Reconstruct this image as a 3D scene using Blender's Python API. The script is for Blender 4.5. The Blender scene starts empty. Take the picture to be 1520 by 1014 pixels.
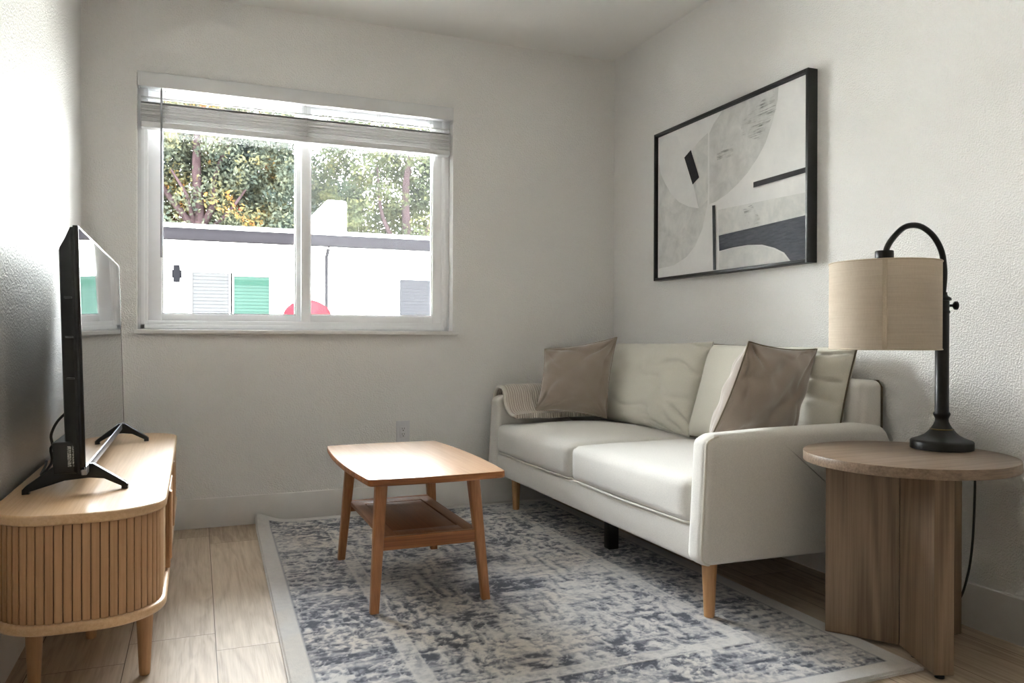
import bpy, bmesh, math, random
import numpy as np
from mathutils import Vector, Matrix, noise as mnoise

random.seed(7)
SC = bpy.context.scene
COL = SC.collection
PI = math.pi

# ------------------------------------------------------------------ camera fit
F_PX, YAW, PITCH, ROLL, CAM_H = 1157.63, 0.387615, -0.004043, 0.002441, 0.87685
XR, YB, XL, H = 2.200, 3.8647, -0.455, 2.44          # right wall, back wall, left wall, ceiling
BB = 0.1358                                           # baseboard height
YF = -1.25                                             # wall behind the camera
RUG_T = 0.012

cy, sy = math.cos(YAW), math.sin(YAW)
Fv = Vector((sy, cy, 0)) * math.cos(PITCH) + Vector((0, 0, math.sin(PITCH)))
Rv = Vector((cy, -sy, 0))
Uv = Rv.cross(Fv)
R2 = Rv * math.cos(ROLL) + Uv * math.sin(ROLL)
U2 = Uv * math.cos(ROLL) - Rv * math.sin(ROLL)
cam_d = bpy.data.cameras.new('camera')
cam_d.sensor_width = 36.0
cam_d.lens = 36.0 * F_PX / 1520.0
cam_d.clip_start = 0.02
cam = bpy.data.objects.new('camera', cam_d)
COL.objects.link(cam)
m = Matrix(((R2.x, U2.x, -Fv.x, 0), (R2.y, U2.y, -Fv.y, 0), (R2.z, U2.z, -Fv.z, CAM_H), (0, 0, 0, 1)))
cam.matrix_world = m
SC.camera = cam

# ------------------------------------------------------------------ materials
def lin(c):
    c = c / 255.0
    return c / 12.92 if c <= 0.04045 else ((c + 0.055) / 1.055) ** 2.4

def rgb(r, g, b):
    return (lin(r), lin(g), lin(b), 1.0)

class NT:
    """small helper around a material node tree"""
    def __init__(self, name):
        self.mat = bpy.data.materials.new(name)
        self.mat.use_nodes = True
        self.t = self.mat.node_tree
        self.t.nodes.clear()
        self.out = self.n('ShaderNodeOutputMaterial')
        self.p = None

    def n(self, typ, **kw):
        nd = self.t.nodes.new(typ)
        for k, v in kw.items():
            setattr(nd, k, v)
        return nd

    def l(self, a, b):
        self.t.links.new(a, b)

    def principled(self, base=None, rough=0.5, **kw):
        p = self.n('ShaderNodeBsdfPrincipled')
        if base is not None:
            p.inputs['Base Color'].default_value = base
        p.inputs['Roughness'].default_value = rough
        for k, v in kw.items():
            p.inputs[k.replace('_', ' ')].default_value = v
        self.l(p.outputs[0], self.out.inputs['Surface'])
        self.p = p
        return p

    def coords(self, scale=(1, 1, 1), rot=(0, 0, 0), loc=(0, 0, 0), kind='Object'):
        tc = self.n('ShaderNodeTexCoord')
        mp = self.n('ShaderNodeMapping')
        mp.inputs['Scale'].default_value = scale
        mp.inputs['Rotation'].default_value = rot
        mp.inputs['Location'].default_value = loc
        self.l(tc.outputs[kind], mp.inputs['Vector'])
        return mp.outputs['Vector']

    def noise(self, vec, scale, detail=3, rough=0.5, dist=0.0):
        nd = self.n('ShaderNodeTexNoise')
        nd.inputs['Scale'].default_value = scale
        nd.inputs['Detail'].default_value = detail
        nd.inputs['Roughness'].default_value = rough
        nd.inputs['Distortion'].default_value = dist
        if vec is not None:
            self.l(vec, nd.inputs['Vector'])
        return nd.outputs['Fac']

    def ramp(self, fac, stops, interp='LINEAR'):
        r = self.n('ShaderNodeValToRGB')
        r.color_ramp.interpolation = interp
        el = r.color_ramp.elements
        while len(el) > len(stops):
            el.remove(el[-1])
        while len(el) < len(stops):
            el.new(1.0)
        for e, (pos, c) in zip(el, stops):
            e.position = pos
            e.color = c if len(c) == 4 else (*c, 1)
        self.l(fac, r.inputs['Fac'])
        return r.outputs['Color']

    def math(self, op, a, b=0.0):
        nd = self.n('ShaderNodeMath', operation=op)
        for i, v in enumerate((a, b)):
            if hasattr(v, 'links'):
                self.l(v, nd.inputs[i])
            else:
                nd.inputs[i].default_value = v
        return nd.outputs[0]

    def mix(self, fac, a, b, blend='MIX'):
        nd = self.n('ShaderNodeMix', data_type='RGBA', blend_type=blend)
        for sock, v in ((nd.inputs[0], fac), (nd.inputs[6], a), (nd.inputs[7], b)):
            if hasattr(v, 'links'):
                self.l(v, sock)
            else:
                sock.default_value = v
        return nd.outputs[2]

    def bump(self, height, strength=0.2, dist=0.01):
        b = self.n('ShaderNodeBump')
        b.inputs['Strength'].default_value = strength
        b.inputs['Distance'].default_value = dist
        self.l(height, b.inputs['Height'])
        self.l(b.outputs[0], self.p.inputs['Normal'])

G1 = (1, 1, 1, 1)
G0 = (0, 0, 0, 1)

def mat_plain(name, col, rough=0.5, var=0.03, vscale=30, **kw):
    t = NT(name)
    t.principled(col, rough, **kw)
    v = t.coords()
    f = t.noise(v, vscale, 3)
    d = tuple(c * (1 - var) for c in col[:3]) + (1,)
    u = tuple(min(1, c * (1 + var)) for c in col[:3]) + (1,)
    t.l(t.ramp(f, [(0.3, d), (0.7, u)]), t.p.inputs['Base Color'])
    return t.mat

def mat_paint(name, col, rough=0.45, bump=0.35, spec=0.5, bscale=150):
    t = NT(name)
    t.principled(col, rough, Specular_IOR_Level=spec)
    v = t.coords()
    a = t.noise(v, bscale, 2, 0.5)
    b = t.noise(v, bscale * 0.4, 2, 0.5)
    hgt = t.math('ADD', t.ramp(a, [(0.40, G0), (0.68, G1)]), t.math('MULTIPLY', b, 0.8))
    t.bump(hgt, bump, 0.0022)
    return t.mat

def mat_wood(name, light, dark, axis='Y', rough=0.42, ring=9.0, fine=0.5, stretch=14.0, coat=0.0, bump=0.06, scale=1.0, ringmix=0.55, spec=0.5, loc=(0, 0, 0)):
    t = NT(name)
    t.principled(light, rough, Coat_Weight=coat, Coat_Roughness=0.25, Specular_IOR_Level=spec)
    s = {'X': (1, stretch, stretch), 'Y': (stretch, 1, stretch), 'Z': (stretch, stretch, 1)}[axis]
    v = t.coords(scale=tuple(k * scale for k in s), loc=loc)
    big = t.noise(v, 0.55, 2, 0.5, 0.5)
    rings = t.math('ADD', t.math('MULTIPLY', t.math('SINE', t.math('MULTIPLY', big, ring * PI * 2)), 0.5), 0.5)
    s2 = {'X': (2, 90, 90), 'Y': (90, 2, 90), 'Z': (90, 90, 2)}[axis]
    v2 = t.coords(scale=tuple(k * scale for k in s2))
    f = t.noise(v2, 1.6, 4, 0.65)
    ff = t.ramp(f, [(0.32, G0), (0.68, G1)])
    tot = t.math('ADD', t.math('MULTIPLY', rings, ringmix * (1 - fine)), t.math('MULTIPLY', ff, fine))
    tot = t.math('ADD', tot, t.math('MULTIPLY', big, (1 - ringmix) * (1 - fine)))
    colr = t.ramp(tot, [(0.12, dark), (0.85, light)])
    t.l(colr, t.p.inputs['Base Color'])
    if bump:
        t.bump(f, bump, 0.002)
    return t.mat

def mat_fabric(name, col, var=0.06, scale=260, rough=0.95, sheen=0.25, bump=0.35, blotch=0.03):
    t = NT(name)
    t.principled(col, rough, Sheen_Weight=sheen, Sheen_Roughness=0.5, Specular_IOR_Level=0.15)
    v = t.coords()
    f = t.noise(v, scale, 2, 0.6)
    g = t.noise(v, 7, 2, 0.5)
    d = tuple(c * (1 - var) for c in col[:3]) + (1,)
    u = tuple(min(1, c * (1 + var)) for c in col[:3]) + (1,)
    c1 = t.ramp(f, [(0.3, d), (0.7, u)])
    c2 = t.ramp(g, [(0.3, (1 - blotch,) * 3 + (1,)), (0.7, (1, 1, 1, 1))])
    t.l(t.mix(1.0, c1, c2, 'MULTIPLY'), t.p.inputs['Base Color'])
    t.bump(f, bump, 0.0015)
    return t.mat

M = {}
M['wall'] = mat_paint('warm_white_wall_paint', rgb(241, 239, 236), 0.40, 0.8, 0.5, 175)
M['wall_warm'] = mat_paint('warm_beige_wall_paint', rgb(240, 233, 224), 0.6, 0.3)
M['ceiling'] = mat_paint('ceiling_paint', rgb(243, 242, 239), 0.7, 0.25, 0.3)
M['trim'] = mat_plain('white_trim_paint', rgb(232, 229, 226), 0.35, 0.01)
M['vinyl'] = mat_plain('white_vinyl', rgb(248, 248, 250), 0.3, 0.008)
M['blind'] = mat_plain('white_blind_slat', rgb(222, 222, 222), 0.4, 0.01)
M['oak'] = mat_wood('light_oak_veneer', rgb(214, 178, 138), rgb(194, 154, 112), 'Y', 0.36, ring=3, fine=0.6, ringmix=0.3, coat=0.15)
M['oak_v'] = mat_wood('light_oak_slats', rgb(192, 150, 108), rgb(170, 128, 88), 'Z', 0.5, ring=3, fine=0.6, ringmix=0.3)
M['oak_dark'] = mat_plain('slat_groove', rgb(84, 54, 30), 0.8)
M['acacia'] = mat_wood('honey_wood', rgb(180, 124, 78), rgb(148, 94, 54), 'Z', 0.38, ring=5, fine=0.55, coat=0.2)
M['acacia_top'] = mat_wood('honey_wood_top', rgb(212, 166, 126), rgb(190, 140, 98), 'Y', 0.34, ring=4, fine=0.55, coat=1.0, stretch=9)  # window glare on the tabletop put into a lighter base colour
M['acacia_shelf'] = mat_wood('honey_wood_shelf', rgb(150, 98, 60), rgb(124, 76, 42), 'Y', 0.45, ring=4, fine=0.55, coat=0.1)
M['acacia_rail'] = mat_wood('honey_wood_rail', rgb(184, 120, 68), rgb(116, 66, 32), 'X', 0.42, ring=7, fine=0.4, stretch=10, ringmix=0.7)
M['walnut_top'] = mat_wood('grey_brown_laminate_top', rgb(150, 128, 108), rgb(112, 92, 74), 'X', 0.38, ring=5, fine=0.6, stretch=16)
M['walnut'] = mat_wood('grey_brown_laminate', rgb(146, 122, 98), rgb(106, 84, 64), 'Z', 0.45, ring=9, fine=0.4, stretch=7, ringmix=0.75)
M['leg_oak'] = mat_wood('sofa_leg_wood', rgb(206, 158, 108), rgb(180, 128, 80), 'Z', 0.4, ring=4, fine=0.6)
M['fabric'] = mat_fabric('cream_linen_upholstery', rgb(224, 219, 212), 0.07, 330)
M['fabric_cush'] = mat_fabric('cream_cushion_linen', rgb(217, 212, 199), 0.05, 380)
M['taupe'] = mat_fabric('taupe_velvet', rgb(154, 140, 128), 0.06, 500, 0.8, 0.8, 0.2, 0.08)
M['piping'] = mat_fabric('cream_piping', rgb(226, 220, 210), 0.03, 200)
M['seam'] = mat_plain('seam_shadow_thread', rgb(104, 92, 74), 0.9)  # dark brown thread for seams and backrest piping
M['black_metal'] = mat_plain('oil_rubbed_bronze', rgb(26, 24, 22), 0.36, 0.1, 12, Metallic=0.3)
M['brass'] = mat_plain('worn_bronze_ring', rgb(120, 100, 58), 0.35, 0.1, 12, Metallic=0.8)
M['black_plastic'] = mat_plain('black_plastic', rgb(17, 17, 18), 0.42, 0.05)
M['black_gloss'] = mat_plain('black_gloss_plastic', rgb(10, 10, 11), 0.2, 0.05)
M['silver'] = mat_plain('silver_chin_strip', rgb(150, 152, 158), 0.3, 0.02, Metallic=0.8)
M['dark_frame'] = mat_plain('black_picture_frame', rgb(22, 22, 23), 0.35, 0.05)
M['cord'] = mat_plain('black_cord', rgb(14, 14, 14), 0.5, 0.02)
M['black_hole'] = mat_plain('outlet_slot', rgb(8, 8, 8), 0.8)
M['outlet'] = mat_plain('white_outlet_plastic', rgb(226, 225, 228), 0.3, 0.01)

def mk_screen():
    t = NT('tv_glass')
    t.principled((0.004, 0.004, 0.005, 1), 0.035, IOR=2.1, Specular_IOR_Level=0.5, Coat_Weight=0.6, Coat_Roughness=0.02)
    v = t.coords()
    f = t.noise(v, 3, 1)
    t.l(t.ramp(f, [(0, (0.004, 0.004, 0.005, 1)), (1, (0.006, 0.006, 0.007, 1))]), t.p.inputs['Base Color'])
    return t.mat
M['screen'] = mk_screen()

def mk_glass():
    t = NT('window_glass')
    tr = t.n('ShaderNodeBsdfTransparent')
    tr.inputs[0].default_value = (0.97, 0.985, 0.98, 1)
    gl = t.n('ShaderNodeBsdfGlossy')
    gl.inputs['Roughness'].default_value = 0.01
    fr = t.n('ShaderNodeFresnel')
    fr.inputs['IOR'].default_value = 1.45
    mx = t.n('ShaderNodeMixShader')
    t.l(fr.outputs[0], mx.inputs[0]); t.l(tr.outputs[0], mx.inputs[1]); t.l(gl.outputs[0], mx.inputs[2])
    t.l(mx.outputs[0], t.out.inputs['Surface'])
    return t.mat
M['glass'] = mk_glass()

def mk_screen_mesh():
    t = NT('insect_screen_mesh')
    tr = t.n('ShaderNodeBsdfTransparent')
    df = t.n('ShaderNodeBsdfTranslucent'); df.inputs[0].default_value = rgb(205, 205, 208)
    mx = t.n('ShaderNodeMixShader')
    v = t.coords()
    f = t.noise(v, 900, 1)
    t.l(t.ramp(f, [(0.3, (0.002, 0.002, 0.002, 1)), (0.7, (0.006, 0.006, 0.006, 1))]), mx.inputs[0])
    t.l(tr.outputs[0], mx.inputs[1]); t.l(df.outputs[0], mx.inputs[2])
    t.l(mx.outputs[0], t.out.inputs['Surface'])
    return t.mat
M['mesh'] = mk_screen_mesh()

def mk_shade():
    t = NT('linen_lamp_shade')
    v = t.coords(scale=(1, 1, 60))
    v2 = t.coords(scale=(30, 30, 6))
    a = t.noise(v, 6, 3, 0.6); b = t.noise(v2, 12, 2, 0.6)
    f = t.math('ADD', t.math('MULTIPLY', a, 0.65), t.math('MULTIPLY', b, 0.35))
    c = t.ramp(f, [(0.3, rgb(216, 202, 184)), (0.7, rgb(233, 221, 205))])
    d = t.n('ShaderNodeBsdfDiffuse'); tl = t.n('ShaderNodeBsdfTranslucent')
    t.l(c, d.inputs[0]); t.l(c, tl.inputs[0])
    mx = t.n('ShaderNodeMixShader'); mx.inputs[0].default_value = 0.32
    t.l(d.outputs[0], mx.inputs[1]); t.l(tl.outputs[0], mx.inputs[2])
    t.l(mx.outputs[0], t.out.inputs['Surface'])
    return t.mat
M['shade'] = mk_shade()
M['shade_band'] = mat_fabric('linen_shade_seam', rgb(208, 192, 170), 0.05, 200)

def mk_floor():
    t = NT('oak_plank_floor')
    t.principled(rgb(180, 158, 132), 0.5, Specular_IOR_Level=0.25)
    tc = t.n('ShaderNodeTexCoord')
    sp = t.n('ShaderNodeSeparateXYZ'); t.l(tc.outputs['Object'], sp.inputs[0])
    # planks run along Y
    u = t.math('SUBTRACT', sp.outputs['Y'], 2.33 - 1.22 * 4)
    w = t.math('SUBTRACT', t.math('SUBTRACT', sp.outputs['X'], -0.18 - 0.23 * 6), t.math('MULTIPLY', sp.outputs['Y'], 0.004))
    cb = t.n('ShaderNodeCombineXYZ'); t.l(u, cb.inputs[0]); t.l(w, cb.inputs[1])
    br = t.n('ShaderNodeTexBrick')
    br.offset = 0.886; br.offset_frequency = 2; br.squash = 1.0
    br.inputs['Scale'].default_value = 1.0
    br.inputs['Brick Width'].default_value = 1.22
    br.inputs['Row Height'].default_value = 0.23
    br.inputs['Mortar Size'].default_value = 0.0012
    br.inputs['Mortar Smooth'].default_value = 0.3
    br.inputs['Bias'].default_value = 0.0
    br.inputs['Color1'].default_value = (0.15, 0.15, 0.15, 1)
    br.inputs['Color2'].default_value = (0.85, 0.85, 0.85, 1)
    br.inputs['Mortar'].default_value = (0.5, 0.5, 0.5, 1)
    t.l(cb.outputs[0], br.inputs['Vector'])
    # grain, offset per plank
    rnd = t.math('MULTIPLY', br.outputs['Color'], 37.0)
    cb2 = t.n('ShaderNodeCombineXYZ')
    t.l(t.math('MULTIPLY', w, 7.0), cb2.inputs[0]); t.l(t.math('MULTIPLY', u, 0.9), cb2.inputs[1]); t.l(rnd, cb2.inputs[2])
    big = t.noise(cb2.outputs[0], 1.3, 3, 0.55, 0.6)
    rings = t.math('ADD', t.math('MULTIPLY', t.math('SINE', t.math('MULTIPLY', big, 42.0)), 0.5), 0.5)
    cb3 = t.n('ShaderNodeCombineXYZ')
    t.l(t.math('MULTIPLY', w, 110.0), cb3.inputs[0]); t.l(t.math('MULTIPLY', u, 4.0), cb3.inputs[1]); t.l(rnd, cb3.inputs[2])
    fine = t.noise(cb3.outputs[0], 1.0, 4, 0.65)
    tot = t.math('ADD', t.math('ADD', t.math('MULTIPLY', rings, 0.22), t.math('MULTIPLY', t.ramp(fine, [(0.3, G0), (0.7, G1)]), 0.38)), t.math('MULTIPLY', br.outputs['Color'], 0.4))
    c = t.ramp(tot, [(0.1, rgb(152, 130, 108)), (0.5, rgb(188, 168, 146)), (0.95, rgb(212, 194, 173))])
    c = t.mix(br.outputs['Fac'], c, rgb(84, 66, 50))
    t.l(c, t.p.inputs['Base Color'])
    hgt = t.math('SUBTRACT', t.math('MULTIPLY', fine, 0.25), br.outputs['Fac'])
    t.bump(hgt, 0.25, 0.002)
    return t.mat
M['floor'] = mk_floor()

def mk_rug():
    t = NT('distressed_rug_pile')
    t.principled(G1, 0.95, Sheen_Weight=0.15, Specular_IOR_Level=0.1)
    at = t.n('ShaderNodeAttribute'); at.attribute_name = 'rug_col'
    v = t.coords()
    f = t.noise(v, 420, 3, 0.7)
    c = t.mix(1.0, at.outputs['Color'], t.ramp(f, [(0.25, (0.80, 0.80, 0.80, 1)), (0.75, (1.08, 1.08, 1.08, 1))]), 'MULTIPLY')
    t.l(c, t.p.inputs['Base Color'])
    g = t.noise(t.coords(scale=(1, 1.8, 1)), 170, 3, 0.6)
    t.bump(t.math('ADD', f, g), 0.6, 0.004)
    return t.mat
M['rug'] = mk_rug()

def mk_blanket():
    t = NT('ribbed_knit')
    t.principled(rgb(206, 194, 182), 0.95, Sheen_Weight=0.3, Specular_IOR_Level=0.1)
    v = t.coords()
    w = t.n('ShaderNodeTexWave'); w.wave_type = 'BANDS'; w.bands_direction = 'X'
    w.inputs['Scale'].default_value = 26.0; w.inputs['Distortion'].default_value = 1.2; w.inputs['Detail'].default_value = 2
    w.inputs['Detail Scale'].default_value = 2.0
    t.l(v, w.inputs['Vector'])
    c = t.ramp(w.outputs['Fac'], [(0.0, rgb(178, 164, 152)), (0.6, rgb(212, 202, 190))])
    t.l(c, t.p.inputs['Base Color'])
    t.bump(w.outputs['Fac'], 0.7, 0.004)
    return t.mat
M['blanket'] = mk_blanket()
M['blanket_hem'] = mat_fabric('blanket_hem', rgb(216, 210, 198), 0.06, 220)

def mk_mottle(name, c0, c1, scale, sx=1, streak=None):
    t = NT(name)
    t.principled(c0, 0.7, Specular_IOR_Level=0.2)
    v = t.coords(scale=(1, sx, 1))
    f = t.noise(v, scale, 5, 0.65, 0.4)
    t.l(t.ramp(f, [(0.3, c0), (0.7, c1)]), t.p.inputs['Base Color'])
    return t.mat
M['canvas'] = mk_mottle('canvas_offwhite', rgb(222, 221, 220), rgb(232, 231, 229), 9)
M['art_grey'] = mk_mottle('canvas_mottled_grey', rgb(190, 190, 188), rgb(222, 221, 218), 11)
M['art_grey2'] = mk_mottle('canvas_mottled_light', rgb(198, 199, 197), rgb(226, 224, 220), 12)
M['art_white'] = mk_mottle('canvas_white_disc', rgb(219, 218, 217), rgb(229, 228, 226), 10)
M['art_black'] = mk_mottle('canvas_charcoal', rgb(50, 48, 52), rgb(58, 56, 60), 60)
M['art_navy'] = mk_mottle('canvas_slate', rgb(66, 68, 76), rgb(92, 94, 102), 130, 0.15)
M['art_bar'] = mk_mottle('canvas_slate_bar', rgb(70, 74, 78), rgb(84, 88, 92), 60)

def mk_scratch():
    t = NT('canvas_dry_brush')
    tr = t.n('ShaderNodeBsdfTransparent')
    d = t.n('ShaderNodeBsdfDiffuse'); d.inputs[0].default_value = rgb(112, 118, 108)
    mx = t.n('ShaderNodeMixShader')
    f = t.noise(t.coords(scale=(1, 4, 70)), 2.2, 4, 0.7)
    g = t.noise(t.coords(), 14, 2)
    k = t.math('MULTIPLY', t.ramp(f, [(0.48, G0), (0.62, (0.75, 0.75, 0.75, 1))]), t.ramp(g, [(0.38, G0), (0.6, G1)]))
    t.l(k, mx.inputs[0]); t.l(tr.outputs[0], mx.inputs[1]); t.l(d.outputs[0], mx.inputs[2])
    t.l(mx.outputs[0], t.out.inputs['Surface'])
    return t.mat
M['art_scratch'] = mk_scratch()

# exterior
M['stucco'] = mat_plain('white_stucco', rgb(226, 226, 224), 0.9, 0.03, 20, Specular_IOR_Level=0.0)
M['fascia'] = mat_plain('grey_gutter', rgb(19, 18, 20), 0.6, 0.06, 8, Specular_IOR_Level=0.0)
M['roof_edge'] = mat_plain('white_roof_edge', rgb(230, 230, 230), 0.7)
M['ext_blind'] = mat_plain('far_window_blind', rgb(29, 29, 31), 0.7, 0.03, Specular_IOR_Level=0.0)
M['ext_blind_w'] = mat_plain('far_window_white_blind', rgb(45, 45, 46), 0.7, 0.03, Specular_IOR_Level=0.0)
M['ext_green'] = mat_plain('far_window_green_glass', rgb(31, 44, 40), 0.25, 0.06, 3, Specular_IOR_Level=0.0)
M['ext_greend'] = mat_plain('far_window_green_dark', rgb(23, 38, 33), 0.25, 0.06, 3, Specular_IOR_Level=0.0)
M['lamp_grey'] = mat_plain('sconce_grey', rgb(12, 12, 14), 0.5, Specular_IOR_Level=0.0)
M['red'] = mat_plain('red_cloth', rgb(50, 13, 17), 0.6, 0.15, 6, Specular_IOR_Level=0.0)
M['bark'] = mat_plain('grey_pink_bark', rgb(36, 28, 29), 0.9, 0.25, 8, Specular_IOR_Level=0.0)
M['ground'] = mat_plain('pale_concrete', rgb(222, 218, 210), 0.9, 0.08, 2, Specular_IOR_Level=0.0)

def mk_leaf(name, stops, scale=0.9):
    t = NT(name)
    v = t.coords()
    f = t.noise(v, scale, 4, 0.75)
    c = t.ramp(f, stops)
    d = t.n('ShaderNodeBsdfDiffuse'); tl = t.n('ShaderNodeBsdfTranslucent')
    t.l(c, d.inputs[0]); t.l(c, tl.inputs[0])
    mx = t.n('ShaderNodeMixShader'); mx.inputs[0].default_value = 0.35
    t.l(d.outputs[0], mx.inputs[1]); t.l(tl.outputs[0], mx.inputs[2])
    t.l(mx.outputs[0], t.out.inputs['Surface'])
    return t.mat
M['leaf_a'] = mk_leaf('leaf_green_autumn', [(0.30, rgb(26, 33, 36)), (0.42, rgb(40, 45, 40)), (0.52, rgb(54, 56, 46)), (0.58, rgb(66, 63, 42)), (0.63, rgb(92, 66, 34)), (0.68, rgb(82, 40, 34))])
M['leaf_b'] = mk_leaf('leaf_green_red', [(0.30, rgb(26, 32, 32)), (0.46, rgb(38, 44, 36)), (0.57, rgb(48, 50, 38)), (0.64, rgb(72, 34, 30)), (0.74, rgb(78, 52, 38))])
M['leaf_c'] = mk_leaf('leaf_olive_yellow', [(0.30, rgb(30, 34, 30)), (0.48, rgb(42, 46, 34)), (0.60, rgb(54, 54, 34)), (0.72, rgb(66, 60, 34))])

# ------------------------------------------------------------------ mesh helpers
def link(o):
    COL.objects.link(o); return o

def obj(name, bm, mat, parent=None, smooth=40):
    """world-space bmesh -> one mesh object (made local to its parent)"""
    if parent is not None:
        off = -world_loc(parent)
        bmesh.ops.translate(bm, verts=bm.verts, vec=off)
    me = bpy.data.meshes.new(name)
    bmesh.ops.recalc_face_normals(bm, faces=bm.faces)
    bm.to_mesh(me); bm.free()
    return finish(name, me, mat, parent, smooth)

def finish(name, me, mat, parent, smooth):
    for mt in (mat if isinstance(mat, (list, tuple)) else [mat]):
        me.materials.append(mt)
    if smooth:
        me.polygons.foreach_set('use_smooth', [True] * len(me.polygons))
        if smooth < 180:
            me.set_sharp_from_angle(angle=math.radians(smooth))
    o = bpy.data.objects.new(name, me)
    link(o)
    if parent is not None:
        o.parent = parent
    return o

def world_loc(o):
    v = Vector((0, 0, 0))
    while o is not None:
        v += o.location; o = o.parent
    return v

def thing(name, label, cat, loc, group=None):
    o = bpy.data.objects.new(name, None)
    o.empty_display_size = 0.05
    o.location = loc
    link(o)
    o['label'] = label; o['category'] = cat
    if group: o['group'] = group
    return o

def tag(o, label, cat, group=None):
    o['label'] = label; o['category'] = cat
    if group: o['group'] = group
    return o

def struct(o):
    o['kind'] = 'structure'; return o

def new(): return bmesh.new()

def merge(dst, src):
    me = bpy.data.meshes.new('tmp')
    src.to_mesh(me); src.free()
    dst.from_mesh(me)
    bpy.data.meshes.remove(me)

def box(bm, x0, x1, y0, y1, z0, z1, r=0.0, seg=2, mi=0):
    b = bmesh.new()
    bmesh.ops.create_cube(b, size=1.0)
    for v in b.verts:
        v.co = Vector((x0 + (v.co.x + .5) * (x1 - x0), y0 + (v.co.y + .5) * (y1 - y0), z0 + (v.co.z + .5) * (z1 - z0)))
    if r > 0:
        bmesh.ops.bevel(b, geom=list(b.edges), offset=r, segments=seg, profile=0.5, affect='EDGES', clamp_overlap=True)
    for f in b.faces: f.material_index = mi
    merge(bm, b)

def offset_poly(pts, d):
    n = len(pts); res = []
    for i in range(n):
        p0, p1, p2 = Vector(pts[i - 1]), Vector(pts[i]), Vector(pts[(i + 1) % n])
        e1 = (p1 - p0); e2 = (p2 - p1)
        if e1.length < 1e-9: e1 = e2
        if e2.length < 1e-9: e2 = e1
        n1 = Vector((e1.y, -e1.x)).normalized(); n2 = Vector((e2.y, -e2.x)).normalized()
        nn = (n1 + n2)
        if nn.length < 1e-6: nn = n1
        nn.normalize()
        k = max(0.4, nn.dot(n1))
        res.append(p1 - nn * (d / k))
    return res

def poly_area(pts):
    return 0.5 * sum(pts[i - 1][0] * pts[i][1] - pts[i][0] * pts[i - 1][1] for i in range(len(pts)))

def slab(bm, pts, h0, h1, r=0.0, seg=4, frame='XY', rb=None):
    """extrude a 2-D outline between h0 and h1 with rounded rims. frame: plane of the outline"""
    pts = [tuple(p) for p in pts]
    if poly_area(pts) < 0: pts = pts[::-1]
    rb = r if rb is None else rb
    levels = []
    if rb > 0:
        for k in range(seg + 1):
            a = PI / 2 * k / seg
            levels.append((h0 + rb * (1 - math.sin(a)), rb * (1 - math.cos(a))))
        levels = levels[::-1]
        levels = [(h0 + rb * (1 - math.cos(PI / 2 * k / seg)), rb * (1 - math.sin(PI / 2 * k / seg))) for k in range(seg + 1)]
    else:
        levels.append((h0, 0))
    if r > 0:
        levels += [(h1 - r * (1 - math.sin(PI / 2 * k / seg)), r * (1 - math.cos(PI / 2 * k / seg))) for k in range(seg + 1)]
    else:
        levels.append((h1, 0))
    def put(p, h):
        if frame == 'XY': return (p[0], p[1], h)
        if frame == 'XZ': return (p[0], h, p[1])
        return (h, p[0], p[1])
    rings = []
    for h, d in levels:
        q = offset_poly(pts, d) if d > 1e-9 else pts
        rings.append([bm.verts.new(put(p, h)) for p in q])
    n = len(pts)
    for a, b in zip(rings[:-1], rings[1:]):
        for i in range(n):
            j = (i + 1) % n
            try: bm.faces.new((a[i], a[j], b[j], b[i]))
            except ValueError: pass
    bm.faces.new(rings[0][::-1]); bm.faces.new(rings[-1])

def rounded(pts, radii, seg=8):
    """round the corners of a polygon"""
    out = []
    n = len(pts)
    for i in range(n):
        p = Vector(pts[i]); a = Vector(pts[i - 1]); b = Vector(pts[(i + 1) % n])
        r = radii[i] if isinstance(radii, (list, tuple)) else radii
        if r <= 0:
            out.append(tuple(p)); continue
        da = (a - p).normalized(); db = (b - p).normalized()
        ang = da.angle(db)
        t = min(r / math.tan(ang / 2), (a - p).length * .49, (b - p).length * .49)
        rr = t * math.tan(ang / 2)
        c = p + (da + db).normalized() * (rr / math.sin(ang / 2))
        s = p + da * t; e = p + db * t
        a0 = math.atan2(s.y - c.y, s.x - c.x); a1 = math.atan2(e.y - c.y, e.x - c.x)
        d = a1 - a0
        while d > PI: d -= 2 * PI
        while d < -PI: d += 2 * PI
        for k in range(seg + 1):
            q = a0 + d * k / seg
            out.append((c.x + rr * math.cos(q), c.y + rr * math.sin(q)))
    return out

def lathe(bm, prof, cx, cy_, seg=48, cap=True):
    rings = []
    for r, z in prof:
        rings.append([bm.verts.new((cx + r * math.cos(2 * PI * k / seg), cy_ + r * math.sin(2 * PI * k / seg), z)) for k in range(seg)])
    for a, b in zip(rings[:-1], rings[1:]):
        for k in range(seg):
            j = (k + 1) % seg
            bm.faces.new((a[k], a[j], b[j], b[k]))
    if cap:
        bm.faces.new(rings[0][::-1]); bm.faces.new(rings[-1])

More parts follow.
